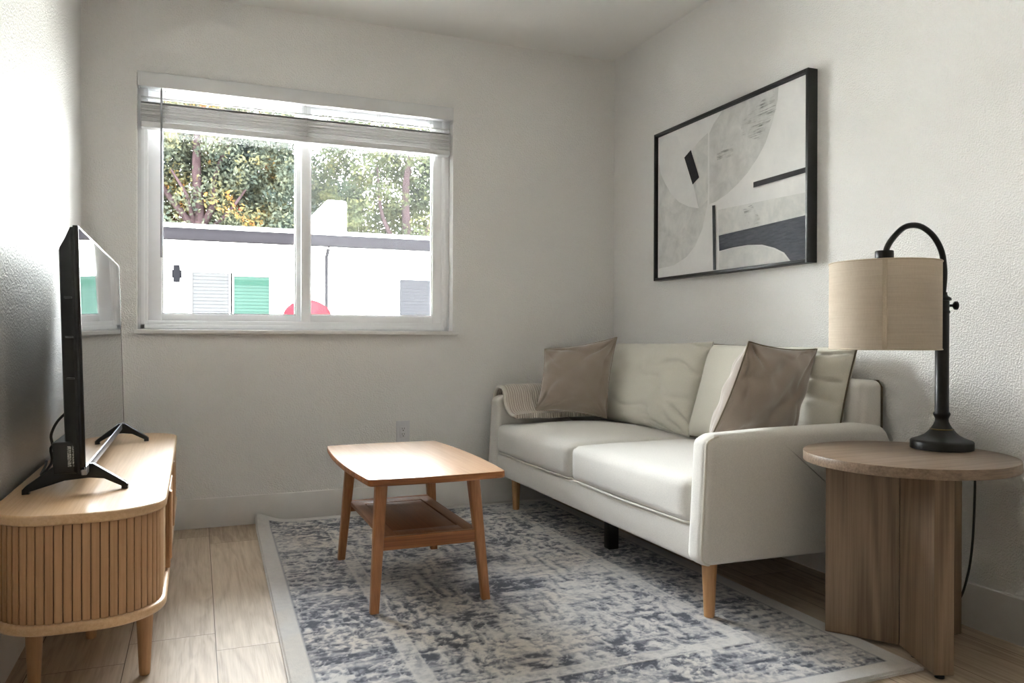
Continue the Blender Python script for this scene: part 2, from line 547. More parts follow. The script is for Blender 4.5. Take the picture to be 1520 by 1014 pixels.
def tube(bm, path, rad, seg=12, cap=True):
    path = [Vector(p) for p in path]
    n = len(path)
    rads = rad if isinstance(rad, (list, tuple)) else [rad] * n
    prev = None; rings = []
    for i, p in enumerate(path):
        t = (path[min(i + 1, n - 1)] - path[max(i - 1, 0)]).normalized()
        if prev is None:
            ref = Vector((0, 0, 1)) if abs(t.z) < 0.9 else Vector((1, 0, 0))
            u = t.cross(ref).normalized()
        else:
            u = (prev - t * prev.dot(t)).normalized()
        prev = u
        w = t.cross(u)
        rings.append([bm.verts.new(p + (u * math.cos(2 * PI * k / seg) + w * math.sin(2 * PI * k / seg)) * rads[i]) for k in range(seg)])
    for a, b in zip(rings[:-1], rings[1:]):
        for k in range(seg):
            j = (k + 1) % seg
            bm.faces.new((a[k], a[j], b[j], b[k]))
    if cap:
        bm.faces.new(rings[0][::-1]); bm.faces.new(rings[-1])

def spline(pts, n=40):
    """Catmull-Rom through pts"""
    P = [Vector(p) for p in pts]
    P = [P[0] * 2 - P[1]] + P + [P[-1] * 2 - P[-2]]
    out = []
    segs = len(P) - 3
    for s in range(segs):
        p0, p1, p2, p3 = P[s:s + 4]
        k = max(2, n // segs)
        for i in range(k):
            t = i / k
            out.append(0.5 * ((2 * p1) + (p2 - p0) * t + (2 * p0 - 5 * p1 + 4 * p2 - p3) * t * t + (3 * p1 - p0 - 3 * p2 + p3) * t ** 3))
    out.append(P[-2])
    return out

def sweep_strip(bm, prof, xs, wob=None):
    """profile list of (y,z) closed loop, swept along x positions"""
    rings = []
    for i, x in enumerate(xs):
        ring = []
        for k, (y, z) in enumerate(prof):
            dx = dy = dz = 0
            if wob: dx, dy, dz = wob(i, k, x, y, z)
            ring.append(bm.verts.new((x + dx, y + dy, z + dz)))
        rings.append(ring)
    n = len(prof)
    for a, b in zip(rings[:-1], rings[1:]):
        for k in range(n):
            j = (k + 1) % n
            bm.faces.new((a[k], a[j], b[j], b[k]))
    bm.faces.new(rings[0][::-1]); bm.faces.new(rings[-1])

def rcushion(bm, x0, x1, y0, y1, z0, z1, r, crown=0.0, n=22, front_bulge=0.0, wr=0.0, seed=0):
    """soft rounded box with a crowned top"""
    c = Vector(((x0 + x1) / 2, (y0 + y1) / 2, (z0 + z1) / 2)); hs = Vector(((x1 - x0) / 2, (y1 - y0) / 2, (z1 - z0) / 2))
    b = bmesh.new()
    bmesh.ops.create_cube(b, size=2.0)
    bmesh.ops.subdivide_edges(b, edges=list(b.edges), cuts=n, use_grid_fill=True)
    for v in b.verts:
        p = Vector((v.co.x * hs.x, v.co.y * hs.y, v.co.z * hs.z))
        # denser towards the rims
        q = Vector([max(-hs[i] + r, min(hs[i] - r, p[i])) for i in range(3)])
        d = p - q
        if d.length > 1e-9:
            # project the outer shell on a sphere of radius r
            mx = max(abs(d.x), abs(d.y), abs(d.z))
            p = q + d.normalized() * r * (mx / r if mx < r else 1)
            p = q + d.normalized() * min(r, mx) if mx > 0 else p
        u, w, t = p.x / hs.x, p.y / hs.y, p.z / hs.z
        k = max(0, 1 - u * u) * max(0, 1 - w * w)
        if t > 0: p.z += crown * k * t
        if u < 0: p.x -= front_bulge * max(0, 1 - t * t) * max(0, 1 - w * w) * (-u)
        if wr:
            p.z += wr * mnoise.noise(Vector((p.x * 6 + seed, p.y * 6, 3.1))) * max(0, t)
        v.co = c + p
    merge(bm, b)

def pillow(bm, BL, BR, TR, TL, tf, tb, n=44, pinch=0.06, a=2.6, e=0.62, wrinkle=None, face_dir=None):
    """stuffed square cushion between four corner points; tf/tb thickness on the front/back"""
    BL, BR, TR, TL = map(Vector, (BL, BR, TR, TL))
    nrm = ((BR - BL) + (TR - TL)).cross((TL - BL) + (TR - BR)).normalized()
    if face_dir is not None and nrm.dot(Vector(face_dir)) < 0: nrm = -nrm
    def pos(u, v, side):
        uu = u * (1 - pinch * (1 - v * v) * u * u)
        vv = v * (1 - pinch * (1 - u * u) * v * v)
        s, t = (uu + 1) / 2, (vv + 1) / 2
        p = (BL * (1 - s) + BR * s) * (1 - t) + (TL * (1 - s) + TR * s) * t
        k = (max(0, 1 - abs(u) ** a) * max(0, 1 - abs(v) ** a)) ** e
        th = (tf if side > 0 else tb) * k
        w = wrinkle(u, v, side) * min(1, k * 2.5) if wrinkle else 0
        return p + nrm * side * (th + w)
    def g(i):
        x = -1 + 2 * i / n
        return math.sin(x * PI / 2) * 0.6 + x * 0.4
    grid = {}
    for side in (1, -1):
        for i in range(n + 1):
            for j in range(n + 1):
                edge = i in (0, n) or j in (0, n)
                if edge and (1, i, j) in grid:
                    grid[(side, i, j)] = grid[(1, i, j)]; continue
                grid[(side, i, j)] = bm.verts.new(pos(g(i), g(j), side))
        for i in range(n):
            for j in range(n):
                q = [grid[(side, i, j)], grid[(side, i + 1, j)], grid[(side, i + 1, j + 1)], grid[(side, i, j + 1)]]
                bm.faces.new(q if side > 0 else q[::-1])
    edge = [grid[(1, i, 0)].co.copy() for i in range(n + 1)] + [grid[(1, n, j)].co.copy() for j in range(1, n + 1)] + \
           [grid[(1, i, n)].co.copy() for i in range(n - 1, -1, -1)] + [grid[(1, 0, j)].co.copy() for j in range(n - 1, -1, -1)]
    return edge

def nz(x, y, z=0.0): return mnoise.noise(Vector((x, y, z)))
def ridge(x): return 1 - abs(x) * 2.2
def sstep(a, b, x):
    t = max(0, min(1, (x - a) / (b - a))); return t * t * (3 - 2 * t)

# ================================================================== THE ROOM
WX0, WX1, WZ0, WZ1 = -0.236, 1.245, 0.905, 2.062       # window opening in the back wall
WT = 0.15                                              # wall thickness

def wall_with_hole(x0, x1, z0, z1, hx0, hx1, hz0, hz1, y0, y1):
    bm = new()
    box(bm, x0, hx0, y0, y1, z0, z1); box(bm, hx1, x1, y0, y1, z0, z1)
    box(bm, hx0, hx1, y0, y1, z0, hz0); box(bm, hx0, hx1, y0, y1, hz1, z1)
    bmesh.ops.remove_doubles(bm, verts=bm.verts, dist=1e-5)
    return bm

bm = new(); box(bm, XL - .12, XR + .12, YF - .12, YB + WT, -0.1, 0.0); struct(obj('floor', bm, M['floor'], smooth=0))
bm = new(); box(bm, XL - .12, XR + .12, YF - .12, YB + WT, H, H + 0.1); struct(obj('ceiling', bm, M['ceiling'], smooth=0))
bm = new(); box(bm, XL - .12, XL, YF - .12, YB + WT, 0, H); struct(obj('wall_left', bm, M['wall'], smooth=0))
bm = new(); box(bm, XR, XR + .12, YF - .12, YB + WT, 0, H); struct(obj('wall_right', bm, M['wall'], smooth=0))
struct(obj('wall_back', wall_with_hole(XL, XR, 0, H, WX0, WX1, WZ0, WZ1, YB, YB + WT), M['wall'], smooth=0))
bm = new(); box(bm, XL, XR, YF - .12, YF, 0, H); struct(obj('wall_front', bm, M['wall_warm'], smooth=0))

bm = new(); box(bm, XL, XR, YB - .014, YB, 0, BB, .003, 2); struct(obj('baseboard_back', bm, M['trim']))
bm = new(); box(bm, XR - .014, XR, YF, YB - .0145, 0, BB, .003, 2); struct(obj('baseboard_right', bm, M['trim']))
bm = new(); box(bm, XL, XL + .014, YF, YB - .0145, 0, BB, .003, 2); struct(obj('baseboard_left', bm, M['trim']))

# ---- window in the back wall
def part(name, bm, mat, parent, smooth=40): return obj(name, bm, mat, parent, smooth)

w1 = bpy.data.objects.new('window_1', None); w1.location = (0.5, YB, WZ0); link(w1); struct(w1)
y0, y1 = YB + 0.062, YB + 0.135                        # vinyl frame depth
bm = new()                                             # outer frame (four mitred bars with a stepped lip)
FX0, FX1, FZ0, FZ1 = WX0, WX1, WZ0, WZ1
for (a, b, c, d) in ((FX0, FX0 + .042, FZ0, FZ1), (FX1 - .042, FX1, FZ0, FZ1)):
    box(bm, a, b, y0, y1, c, d, .003)
for (c, d) in ((FZ0, FZ0 + .050), (FZ1 - .045, FZ1)):
    box(bm, FX0 + .040, FX1 - .040, y0, y1, c, d, .003)
box(bm, FX0 + .012, FX0 + .030, y0 - .006, y0 + .02, FZ0 + .012, FZ1 - .01, .002)
box(bm, FX1 - .030, FX1 - .012, y0 - .006, y0 + .02, FZ0 + .012, FZ1 - .01, .002)
box(bm, FX0 + .012, FX1 - .012, y0 - .006, y0 + .02, FZ0 + .012, FZ0 + .032, .002)
part('window_frame', bm, M['vinyl'], w1)

def sash(name, x0, x1, z0, z1, wL, wR, wB, wT, ya, yb):
    bm = new()
    box(bm, x0, x0 + wL, ya, yb, z0, z1, .004); box(bm, x1 - wR, x1, ya, yb, z0, z1, .004)
    box(bm, x0 + wL - .002, x1 - wR + .002, ya + .001, yb - .001, z0, z0 + wB, .004)
    box(bm, x0 + wL - .002, x1 - wR + .002, ya + .001, yb - .001, z1 - wT, z1, .004)
    g = .004
    # glazing bead
    for s in ((x0 + wL - .003, x0 + wL + .006, z0 + wB, z1 - wT), (x1 - wR - .006, x1 - wR + .003, z0 + wB, z1 - wT)):
        box(bm, s[0], s[1], ya + .012, yb - .012, s[2], s[3])
    box(bm, x0 + wL, x1 - wR, ya + .012, yb - .012, z0 + wB - .003, z0 + wB + .006)
    s = part(name, bm, M['vinyl'], w1)
    bm = new(); box(bm, x0 + wL - .003, x1 - wR + .003, (ya + yb) / 2 - .003, (ya + yb) / 2 + .003, z0 + wB - .003, z1 - wT + .003)
    p = part('pane', bm, M['glass'], s, 0)
    return s
# left fixed sash sits behind, right sliding sash in front
sash('sash', FX0 + .040, 0.507, FZ0 + .048, FZ1 - .043, .060, .040, .034, .03, YB + .100, YB + .130)
s2 = sash('sash', 0.488, FX1 - .040, FZ0 + .048, FZ1 - .043, .044, .050, .036, .03, YB + .066, YB + .098)
bm = new(); box(bm, 0.53, FX1 - .05, YB + .137, YB + .138, FZ0 + .05, FZ1 - .045); part('insect_screen', bm, M['mesh'], w1, 0)
bm = new(); box(bm, WX0 - .012, WX1 + .022, YB - .028, YB + .064, WZ0 - .012, WZ0 + .008, .004, 3); part('window_sill', bm, M['trim'], w1)

# ---- venetian blind
bl = thing('window_blind', 'white venetian blind pulled up to the top of the window with a hanging wand', 'blind', (0.505, YB, 2.0))
BX0, BX1 = WX0 + .004, WX1 - .004
bm = new()
box(bm, BX0 + .004, BX1 - .004, YB - .020, YB - .008, 2.000, 2.066, .003, 3)
part('valance', bm, M['blind'], bl)
for s in (-1, 1):
    xe = BX0 + .002 if s < 0 else BX1 - .002
    bm = new(); box(bm, xe - .003, xe + .003, YB - .020, YB + .030, 2.000, 2.066, .0015)
    part('valance_return', bm, M['blind'], bl)
bm = new(); box(bm, BX0 + .006, BX1 - .006, YB - .002, YB + .050, 2.008, 2.060, .004); part('headrail', bm, M['blind'], bl)
def slat(bm, z, tilt=0.0, yc=YB + .024, w=.050, th=.0044, x0=BX0 + .012, x1=BX1 - .012):
    prof = []
    for k in range(7):
        t = -1 + 2 * k / 6
        prof.append((yc + t * w / 2, z + .0045 * (1 - t * t) + tilt * t))
    prof2 = prof + [(y, zz - th) for y, zz in prof[::-1]]
    sweep_strip(bm, prof2, [x0, x1])
bm = new(); slat(bm, 1.962, .006); part('slat', bm, M['blind'], bl, 60)
bm = new()
rs = random.Random(3)
for k in range(13):
    slat(bm, 1.855 + k * 0.0068, rs.uniform(-.0016, .0026), YB + .024 + rs.uniform(-.003, .003))
part('slat_stack', bm, M['blind'], bl, 60)
bm = new(); box(bm, BX0 + .012, BX1 - .012, YB - .002, YB + .050, 1.822, 1.849, .004, 3); part('bottom_rail', bm, M['blind'], bl)
for x in (-0.12, 0.12, 0.50, 0.86, 1.12):
    bm = new()
    for yy in (YB - .004, YB + .052):
        tube(bm, [(x, yy, 2.01), (x + .002, yy, 1.95), (x - .002, yy, 1.90), (x, yy, 1.83)], .0011, 6)
    for k in range(6):
        z = 1.855 + k * .016
        tube(bm, spline([(x - .012, YB - .003, z), (x, YB - .009, z + .010), (x + .014, YB - .004, z - .004), (x + .006, YB - .003, z + .012)], 10), .0010, 5)
    part('ladder_cord', bm, M['blind'], bl)
bm = new(); tube(bm, [(-.135, YB - .004, 2.005), (-.135, YB - .012, 1.985), (-.1345, YB - .013, 1.238)], [.0015, .0042, .0042], 8); part('tilt_wand', bm, mat_plain('grey_wand', rgb(150, 150, 154), .3), bl)

# ---- outlet
wo = thing('wall_outlet', 'white double power outlet on the back wall just above the coffee table', 'outlet', (0.982, YB, 0.42))
bm = new(); box(bm, .947, 1.017, YB - .006, YB, .345, .458, .003, 3); part('cover_plate', bm, M['outlet'], wo)
bm = new(); box(bm, .964, 1.000, YB - .0085, YB - .004, .372, .430, .0015); rc = part('receptacle', bm, M['outlet'], wo)
bm = new()
for zc in (.416, .388):
    box(bm, .9755, .9775, YB - .0088, YB - .0084, zc, zc + .008); box(bm, .986, .988, YB - .0088, YB - .0084, zc, zc + .008)
    b = new(); lathe(b, [(.0026, 0), (.0026, .0003)], 0, 0, 14)
    for v in b.verts: v.co = Vector((.9818 + v.co.x, YB - .0088 + v.co.z, zc - .006 + v.co.y))
    merge(bm, b)
part('slot', bm, M['black_hole'], rc)

# ================================================================== RUG
def build_rug():
    xr = 1.790; yf = 1.495; yb = 3.842
    nu, nv = 430, 650
    u = np.linspace(0, 1, nu + 1); v = np.linspace(0, 1, nv + 1)
    U, V = np.meshgrid(u, v)                       # V rows
    Yw = yf + V * (yb - yf) + (1 - U) * 0.012 * (1 - V)
    XLft = 0.222 + 0.0245 * (Yw - 2.03)
    Xw = XLft + U * (xr - XLft)
    Wd, Ln = 1.55, 2.35
    a = U * Wd; b = V * Ln                         # metric rug coordinates
    rng = np.random.RandomState(11)
    def vn(x, y, seed):
        r = np.random.RandomState(seed); T = r.rand(64, 64)
        xi = np.floor(x).astype(int); yi = np.floor(y).astype(int)
        fx = x - xi; fy = y - yi
        fx = fx * fx * (3 - 2 * fx); fy = fy * fy * (3 - 2 * fy)
        g = lambda i, j: T[(xi + i) % 64, (yi + j) % 64]
        return (g(0, 0) * (1 - fx) + g(1, 0) * fx) * (1 - fy) + (g(0, 1) * (1 - fx) + g(1, 1) * fx) * fy
    def fbm(x, y, seed, o=4, p=.55):
        s = 0; amp = 1; tot = 0
        for k in range(o):
            s = s + amp * vn(x * 2 ** k, y * 2 ** k, seed + k); tot += amp; amp *= p
        return s / tot
    def ss(e0, e1, x):
        t = np.clip((x - e0) / (e1 - e0), 0, 1); return t * t * (3 - 2 * t)
    # warp for an organic look
    wx = (fbm(a * 9, b * 9, 5) - .5) * .05; wy = (fbm(a * 9 + 7, b * 9, 15) - .5) * .05
    aw, bw = a + wx, b + wy
    de = np.minimum(np.minimum(a, Wd - a), np.minimum(b, Ln - b))      # distance to edge
    # symmetric coordinates for the motifs
    cx, cyy = np.abs(aw - Wd / 2), np.abs(bw - Ln / 2)
    leaf = fbm(cx * 34, cyy * 30, 31, 4, .6)
    leaf2 = fbm(cx * 66, cyy * 56, 71, 3, .6)
    streak = fbm(a * 5, b * 60, 91, 4, .6)          # wear lines run across the rug
    patch = fbm(a * 3.2, b * 3.2, 111, 3, .55)
    fine = fbm(a * 70, b * 70, 131, 2, .6)
    # amount of dark thread
    dark = ss(.50, .68, leaf) * .55 + ss(.50, .68, leaf2) * .50
    border = (de > .062) & (de < .30)
    guard = (de >= .30) & (de < .345)
    # border: denser
    bd = ss(.38, .60, leaf2) * .62 + ss(.46, .62, leaf) * .42
    dark = np.where(border, bd, dark)
    # medallion: stepped diamond fields
    st = np.floor(cyy / .085) * .085
    rad = cx / .62 + st / 1.02
    inner = (rad < .80) & (de >= .345)
    med = (rad < .42) & (de >= .345)
    dark = np.where(inner, dark * .9 + .10, dark)
    dark = np.where(med, dark * .9 + .22, dark)
    # corner pieces
    corner = (rad > 1.18) & (de >= .345)
    dark = np.where(corner, dark + .16, dark)
    # pale stepped outlines
    def near(fld, val, w): return np.clip(1 - np.abs(fld - val) / w, 0, 1)
    ln = np.maximum.reduce([near(rad, .80, .022), near(rad, .42, .026), near(rad, 1.18, .02)]) * (de >= .345)
    ln = np.maximum(ln, near(de, .345, .006) + near(de, .30, .006))
    # flower clusters with stems
    for (px, py, r0) in ((.20, .42, .09), (.40, .25, .08), (.12, .78, .10), (.45, .66, .09), (.34, .92, .08), (.06, .15, .1), (.30, .56, .07)):
        ang = np.arctan2(cyy - py, cx - px); rr = np.hypot(cx - px, cyy - py)
        pet = r0 * (.55 + .45 * np.abs(np.cos(ang * 3.5 + px * 9)))
        dark = np.where((de > .34), dark + ss(1.0, .75, rr / pet) * (.55 * (rr > pet * .35)), dark)
        ln = np.maximum(ln, near(rr, r0 * 1.18, .006) * .6 * (de > .34))
    scroll = fbm(cx * 17, cyy * 17, 301, 3, .5)
    ln = np.maximum(ln, near(scroll, .50, .018) * .8 * (de > .07))
    outl = np.maximum(near(leaf, .52, .022), near(scroll, .56, .016)) * (de > .07)
    dark = dark + outl * .30
    dark = np.where(guard, dark * (.35 + .5 * ss(.45, .6, patch)), dark)
    # distress
    wear = ss(.30, .62, patch * .45 + streak * .55)
    dark = dark * (.30 + .85 * wear)
    dark = dark + (streak - .5) * .22 + (fine - .5) * .50 + .04
    for val in (.80, .42, 1.18):
        dark = dark + near(np.abs(rad - val), .040, .014) * .35 * (de > .345)
    dark = dark * (1 - .92 * np.clip(ln, 0, 1))
    dark = np.clip(dark, 0, 1)
    plain = de < .062
    dark = np.where(plain, .06 + .10 * (fine - .4), dark)
    edge_line = near(de, .064, .006)
    dark = np.clip(np.maximum(dark, edge_line * .55), 0, 1)
    L = np.array([lin(c) for c in (224, 219, 214)]); Mc = np.array([lin(c) for c in (158, 157, 163)]); D = np.array([lin(c) for c in (90, 91, 101)])
    t = dark[..., None]
    col = np.where(t < .5, L + (Mc - L) * (t / .5), Mc + (D - Mc) * ((t - .5) / .5))
    warm = ss(.5, .7, fbm(a * 4, b * 4, 201, 3))[..., None]
    col = col * (1 + warm * np.array([.03, .0, -.04]))
    # pile height
    Z = RUG_T + (.0 - .0018 * dark) + .0012 * (fine - .5) + .0012 * np.clip(ln, 0, 1)
    Z = np.where(de < .004, RUG_T * .6, Z)
    # far-left corner curls up the baseboard
    curl = .040 * np.exp(-((Xw - .27) / .085) ** 2) * ss(3.70, 3.842, Yw)
    Z = Z + curl
    X = Xw; Y = Yw
    ncol, nrow = nu + 1, nv + 1
    top = np.stack([X, Y, Z], -1).reshape(-1, 3)
    # boundary ring at the floor
    idx = np.arange(ncol * nrow).reshape(nrow, ncol)
    ring = np.concatenate([idx[0, :], idx[1:, -1], idx[-1, -2::-1], idx[-2:0:-1, 0]])
    low = top[ring].copy(); low[:, 2] = np.maximum(0.0005, low[:, 2] - RUG_T * 1.0)
    verts = np.concatenate([top, low])
    q = np.stack([idx[:-1, :-1], idx[:-1, 1:], idx[1:, 1:], idx[1:, :-1]], -1).reshape(-1, 4)
    nb = len(ring); base = len(top)
    r1 = ring; r2 = np.roll(ring, -1); l1 = base + np.arange(nb); l2 = base + np.roll(np.arange(nb), -1)
    q2 = np.stack([l1, l2, r2, r1], -1)
    faces = np.concatenate([q, q2])
    org = np.array([1.0, 2.67, 0.0]); verts = verts - org
    me = bpy.data.meshes.new('area_rug')
    me.vertices.add(len(verts)); me.vertices.foreach_set('co', verts.astype(np.float32).ravel())
    me.loops.add(faces.size); me.loops.foreach_set('vertex_index', faces.astype(np.int32).ravel())
    me.polygons.add(len(faces)); me.polygons.foreach_set('loop_start', np.arange(0, faces.size, 4, dtype=np.int32))
    me.update(calc_edges=True)
    at = me.attributes.new('rug_col', 'FLOAT_COLOR', 'POINT')
    cc = np.ones((len(verts), 4), np.float32)
    cc[:len(top), :3] = col.reshape(-1, 3); cc[len(top):, :3] = L
    at.data.foreach_set('color', cc.ravel())
    o = finish('area_rug', me, M['rug'], None, 50)
    o.location = org
    tag(o, 'grey and cream distressed patterned area rug under the coffee table and sofa', 'rug')
build_rug()

# ================================================================== TV CONSOLE
cz0, cz1 = 0.207, 0.478
con = thing('tv_console', 'light oak media console with rounded slatted end along the left wall', 'media console', (-0.25, 2.8, 0))
CX0, CX1, CY0, CY1 = -0.438, -0.062, 2.0, 3.6
def rrect(x0, x1, y0, y1, r, seg=14):
    return rounded([(x0, y0), (x1, y0), (x1, y1), (x0, y1)], r, seg)
bm = new(); slab(bm, rrect(CX0, CX1, CY0, CY1, .150), cz1 - .024, cz1, .006, 4); part('console_top', bm, M['oak'], con)
bm = new(); slab(bm, rrect(CX0, CX1, CY0, CY1, .150), cz0, cz0 + .024, .009, 5); part('bottom_panel', bm, M['oak'], con)
za, zb = cz0 + .023, cz1 - .023
# tambour slats around the near end: one slatted mesh
def path_pts(x0, x1, y0, y1, r, step):
    """open path: back-left -> near end -> front, with rounded corners"""
    pts = []
    n = 400
    segs = [((x0, 2.35), (x0, y0 + r)), 'L', ((x0 + r, y0), (x1 - r, y0)), 'R', ((x1, y0 + r), (x1, 2.375))]
    poly = [Vector((x0, 2.35)), Vector((x0, y0 + r))]
    for k in range(1, 25):
        a_ = PI + PI / 2 * k / 24; poly.append(Vector((x0 + r + r * math.cos(a_), y0 + r + r * math.sin(a_))))
    poly.append(Vector((x1 - r, y0)))
    for k in range(1, 25):
        a_ = -PI / 2 + PI / 2 * k / 24; poly.append(Vector((x1 - r + r * math.cos(a_), y0 + r + r * math.sin(a_))))
    poly.append(Vector((x1, 2.375)))
    d = [0]
    for p, q in zip(poly[:-1], poly[1:]): d.append(d[-1] + (q - p).length)
    def at(s):
        for i in range(len(d) - 1):
            if d[i + 1] >= s or i == len(d) - 2:
                t = (s - d[i]) / max(1e-9, d[i + 1] - d[i])
                p = poly[i].lerp(poly[i + 1], t); tg = (poly[i + 1] - poly[i]).normalized()
                return p, tg
    return d[-1], at
tot, at = path_pts(CX0 + .014, CX1 - .014, CY0 + .014, CY1, .138, .0)
bm = new()
pitch = .0186
ns = int((tot - .16) / pitch)
for k in range(ns):
    s0 = k * pitch + .0011; s1 = (k + 1) * pitch - .0011
    ring = []
    prof = []
    for j in range(6):
        s = s0 + (s1 - s0) * j / 5
        p, tg = at(s); nrm = Vector((tg.y, -tg.x))
        e = 1 - .35 * abs(-1 + 2 * j / 5) ** 8
        prof.append(p + nrm * (.0035 * e))
    for s in (s1, s0):
        p, tg = at(s); nrm = Vector((tg.y, -tg.x)); prof.append(p - nrm * .004)
    slab(bm, [(q.x, q.y) for q in prof], za, zb, 0)
part('tambour_slats', bm, M['oak_v'], con, 50)
bm = new()                                              # dark backing behind the slats
prof = []
for k in range(90):
    p, tg = at(tot * k / 89 * .985); nrm = Vector((tg.y, -tg.x)); prof.append(p - nrm * .003)
for k in range(89, -1, -1):
    p, tg = at(tot * k / 89 * .985); nrm = Vector((tg.y, -tg.x)); prof.append(p - nrm * .008)
slab(bm, [(q.x, q.y) for q in prof], za, zb, 0); part('tambour_backing', bm, M['oak_dark'], con)
bm = new()                                              # plain leading strip of the end door
prof = []
for k in range(14):
    p, tg = at(ns * pitch + (tot - ns * pitch) * k / 13); prof.append(p + Vector((tg.y, -tg.x)) * .004)
for k in range(13, -1, -1):
    p, tg = at(ns * pitch + (tot - ns * pitch) * k / 13); prof.append(p - Vector((tg.y, -tg.x)) * .0035)
slab(bm, [(q.x, q.y) for q in prof], za, zb, 0); part('door_strip', bm, M['oak'], con)
bm = new(); box(bm, CX0 + .004, CX0 + .014, 2.2, CY1 - .15, za, zb); part('back_panel', bm, M['oak_v'], con)
bm = new(); box(bm, -.076, -.060, 2.372, 2.640, za + .004, zb - .004, .003); d1 = part('sliding_door', bm, M['oak_v'], con)
bm = new(); box(bm, -.064, -.0555, 2.366, 2.392, za + .03, zb - .006, .003); part('door_pull', bm, M['oak_v'], d1)
for yy in (2.64, 2.90):
    bm = new(); box(bm, CX0 + .014, -.070, yy - .008, yy + .008, za, zb, .001); part('divider', bm, M['oak_v'], con)
bm = new(); box(bm, -.080, -.060, 2.905, 2.930, za + .002, zb - .002, .003); part('door_stile', bm, M['oak_v'], con)
bm = new(); slab(bm, rounded([(-.080, 2.93), (-.066, 2.93), (-.066, 3.585), (-.30, 3.585), (-.30, 3.57), (-.080, 3.57)], [0, 0, .14, 0, 0, .12], 10), za + .004, zb - .004, 0); part('sliding_door', bm, M['oak_v'], con)
bm = new(); slab(bm, [(-.43, 3.50), (-.30, 3.585), (-.30, 3.57), (-.42, 3.49)], za, zb, 0); part('end_panel', bm, M['oak_v'], con)
def turned_leg(x, y, z0, z1, r0, r1):
    bm = new()
    lathe(bm, [(r0 * .55, z0), (r0 * .92, z0 + .003), (r0, z0 + .008), (r0 + (r1 - r0) * .5, z0 + (z1 - z0) * .45), (r1 * .98, z0 + (z1 - z0) * .8), (r1, z1)], x, y, 32)
    return bm
for (x, y) in ((-.117, 2.232), (-.365, 2.232), (-.117, 3.368), (-.365, 3.368)):
    part('leg', turned_leg(x, y, 0, cz0 + .002, .0135, .0215), M['oak_v'], con)
part('support_leg', turned_leg(-.275, 2.56, 0.0, cz0 + .002, .0145, .017), M['oak_v'], con)

# ================================================================== TELEVISION
tv = thing('television', 'black flat television on two splayed feet standing on the oak console', 'television', (-0.27, 2.83, cz1))
TY0, TY1, TZ0, TZ1 = 2.24, 3.42, 0.527, 1.160
def tx(z): return -.2536 - .0282 * (z - TZ0)          # the panel leans back a little
def shear(bm):
    for v in bm.verts: v.co.x += tx(v.co.z)
    return bm
bm = new()
bz = .006
box(bm, -.012, -.0005, TY0, TY1, TZ0 + .012, TZ1, .002, 2)
part('panel', shear(bm), M['black_gloss'], tv)
bm = new(); box(bm, -.001, .0005, TY0 + bz, TY1 - bz, TZ0 + .022, TZ1 - bz)
part('screen', shear(bm), M['screen'], tv, 0)
bm = new(); box(bm, -.0012, .0012, TY0, TY0 + bz, TZ0 + .012, TZ1, .0005); box(bm, -.0012, .0012, TY1 - bz, TY1, TZ0 + .012, TZ1, .0005)
box(bm, -.0012, .0012, TY0, TY1, TZ1 - bz, TZ1, .0005); part('bezel', shear(bm), M['black_gloss'], tv)
bm = new(); box(bm, -.010, .003, TY0, TY1, TZ0, TZ0 + .022, .002); part('chin_strip', shear(bm), M['silver'], tv)
bm = new()                                              # back cover: tapered shell
def ringyz(x, y0, y1, z0, z1): return [(x, y0, z0), (x, y1, z0), (x, y1, z1), (x, y0, z1)]
R_ = [ringyz(-.012, TY0 + .004, TY1 - .004, TZ0 + .004, TZ1 - .004), ringyz(-.018, TY0 + .004, TY1 - .004, TZ0 + .004, TZ1 - .005),
      ringyz(-.030, TY0 + .012, TY1 - .012, TZ0 + .012, TZ1 - .030), ringyz(-.044, TY0 + .018, TY1 - .018, TZ0 + .02, TZ1 - .055), ringyz(-.047, TY0 + .024, TY1 - .024, TZ0 + .026, TZ1 - .062)]
vs = [[bm.verts.new(p) for p in r] for r in R_]
for a_, b_ in zip(vs[:-1], vs[1:]):
    for k in range(4): bm.faces.new((a_[k], a_[(k + 1) % 4], b_[(k + 1) % 4], b_[k]))
bm.faces.new(vs[0][::-1]); bm.faces.new(vs[-1])
bc = part('back_cover', shear(bm), M['black_plastic'], tv, 25)
M['rib'] = mat_plain('dark_rib', rgb(44, 44, 46), .4)
for z in (.975, .875, .77):
    bm = new(); box(bm, -.036, -.018, TY0 + .002, TY0 + .014, z, z + .005, .001); part('vent_rib', shear(bm), M['rib'], bc)
bm = new(); box(bm, -.0735, -.012, TY0 + .010, TY1 - .010, TZ0 + .004, TZ0 + .085, .004, 3); part('speaker_box', shear(bm), M['black_plastic'], tv)
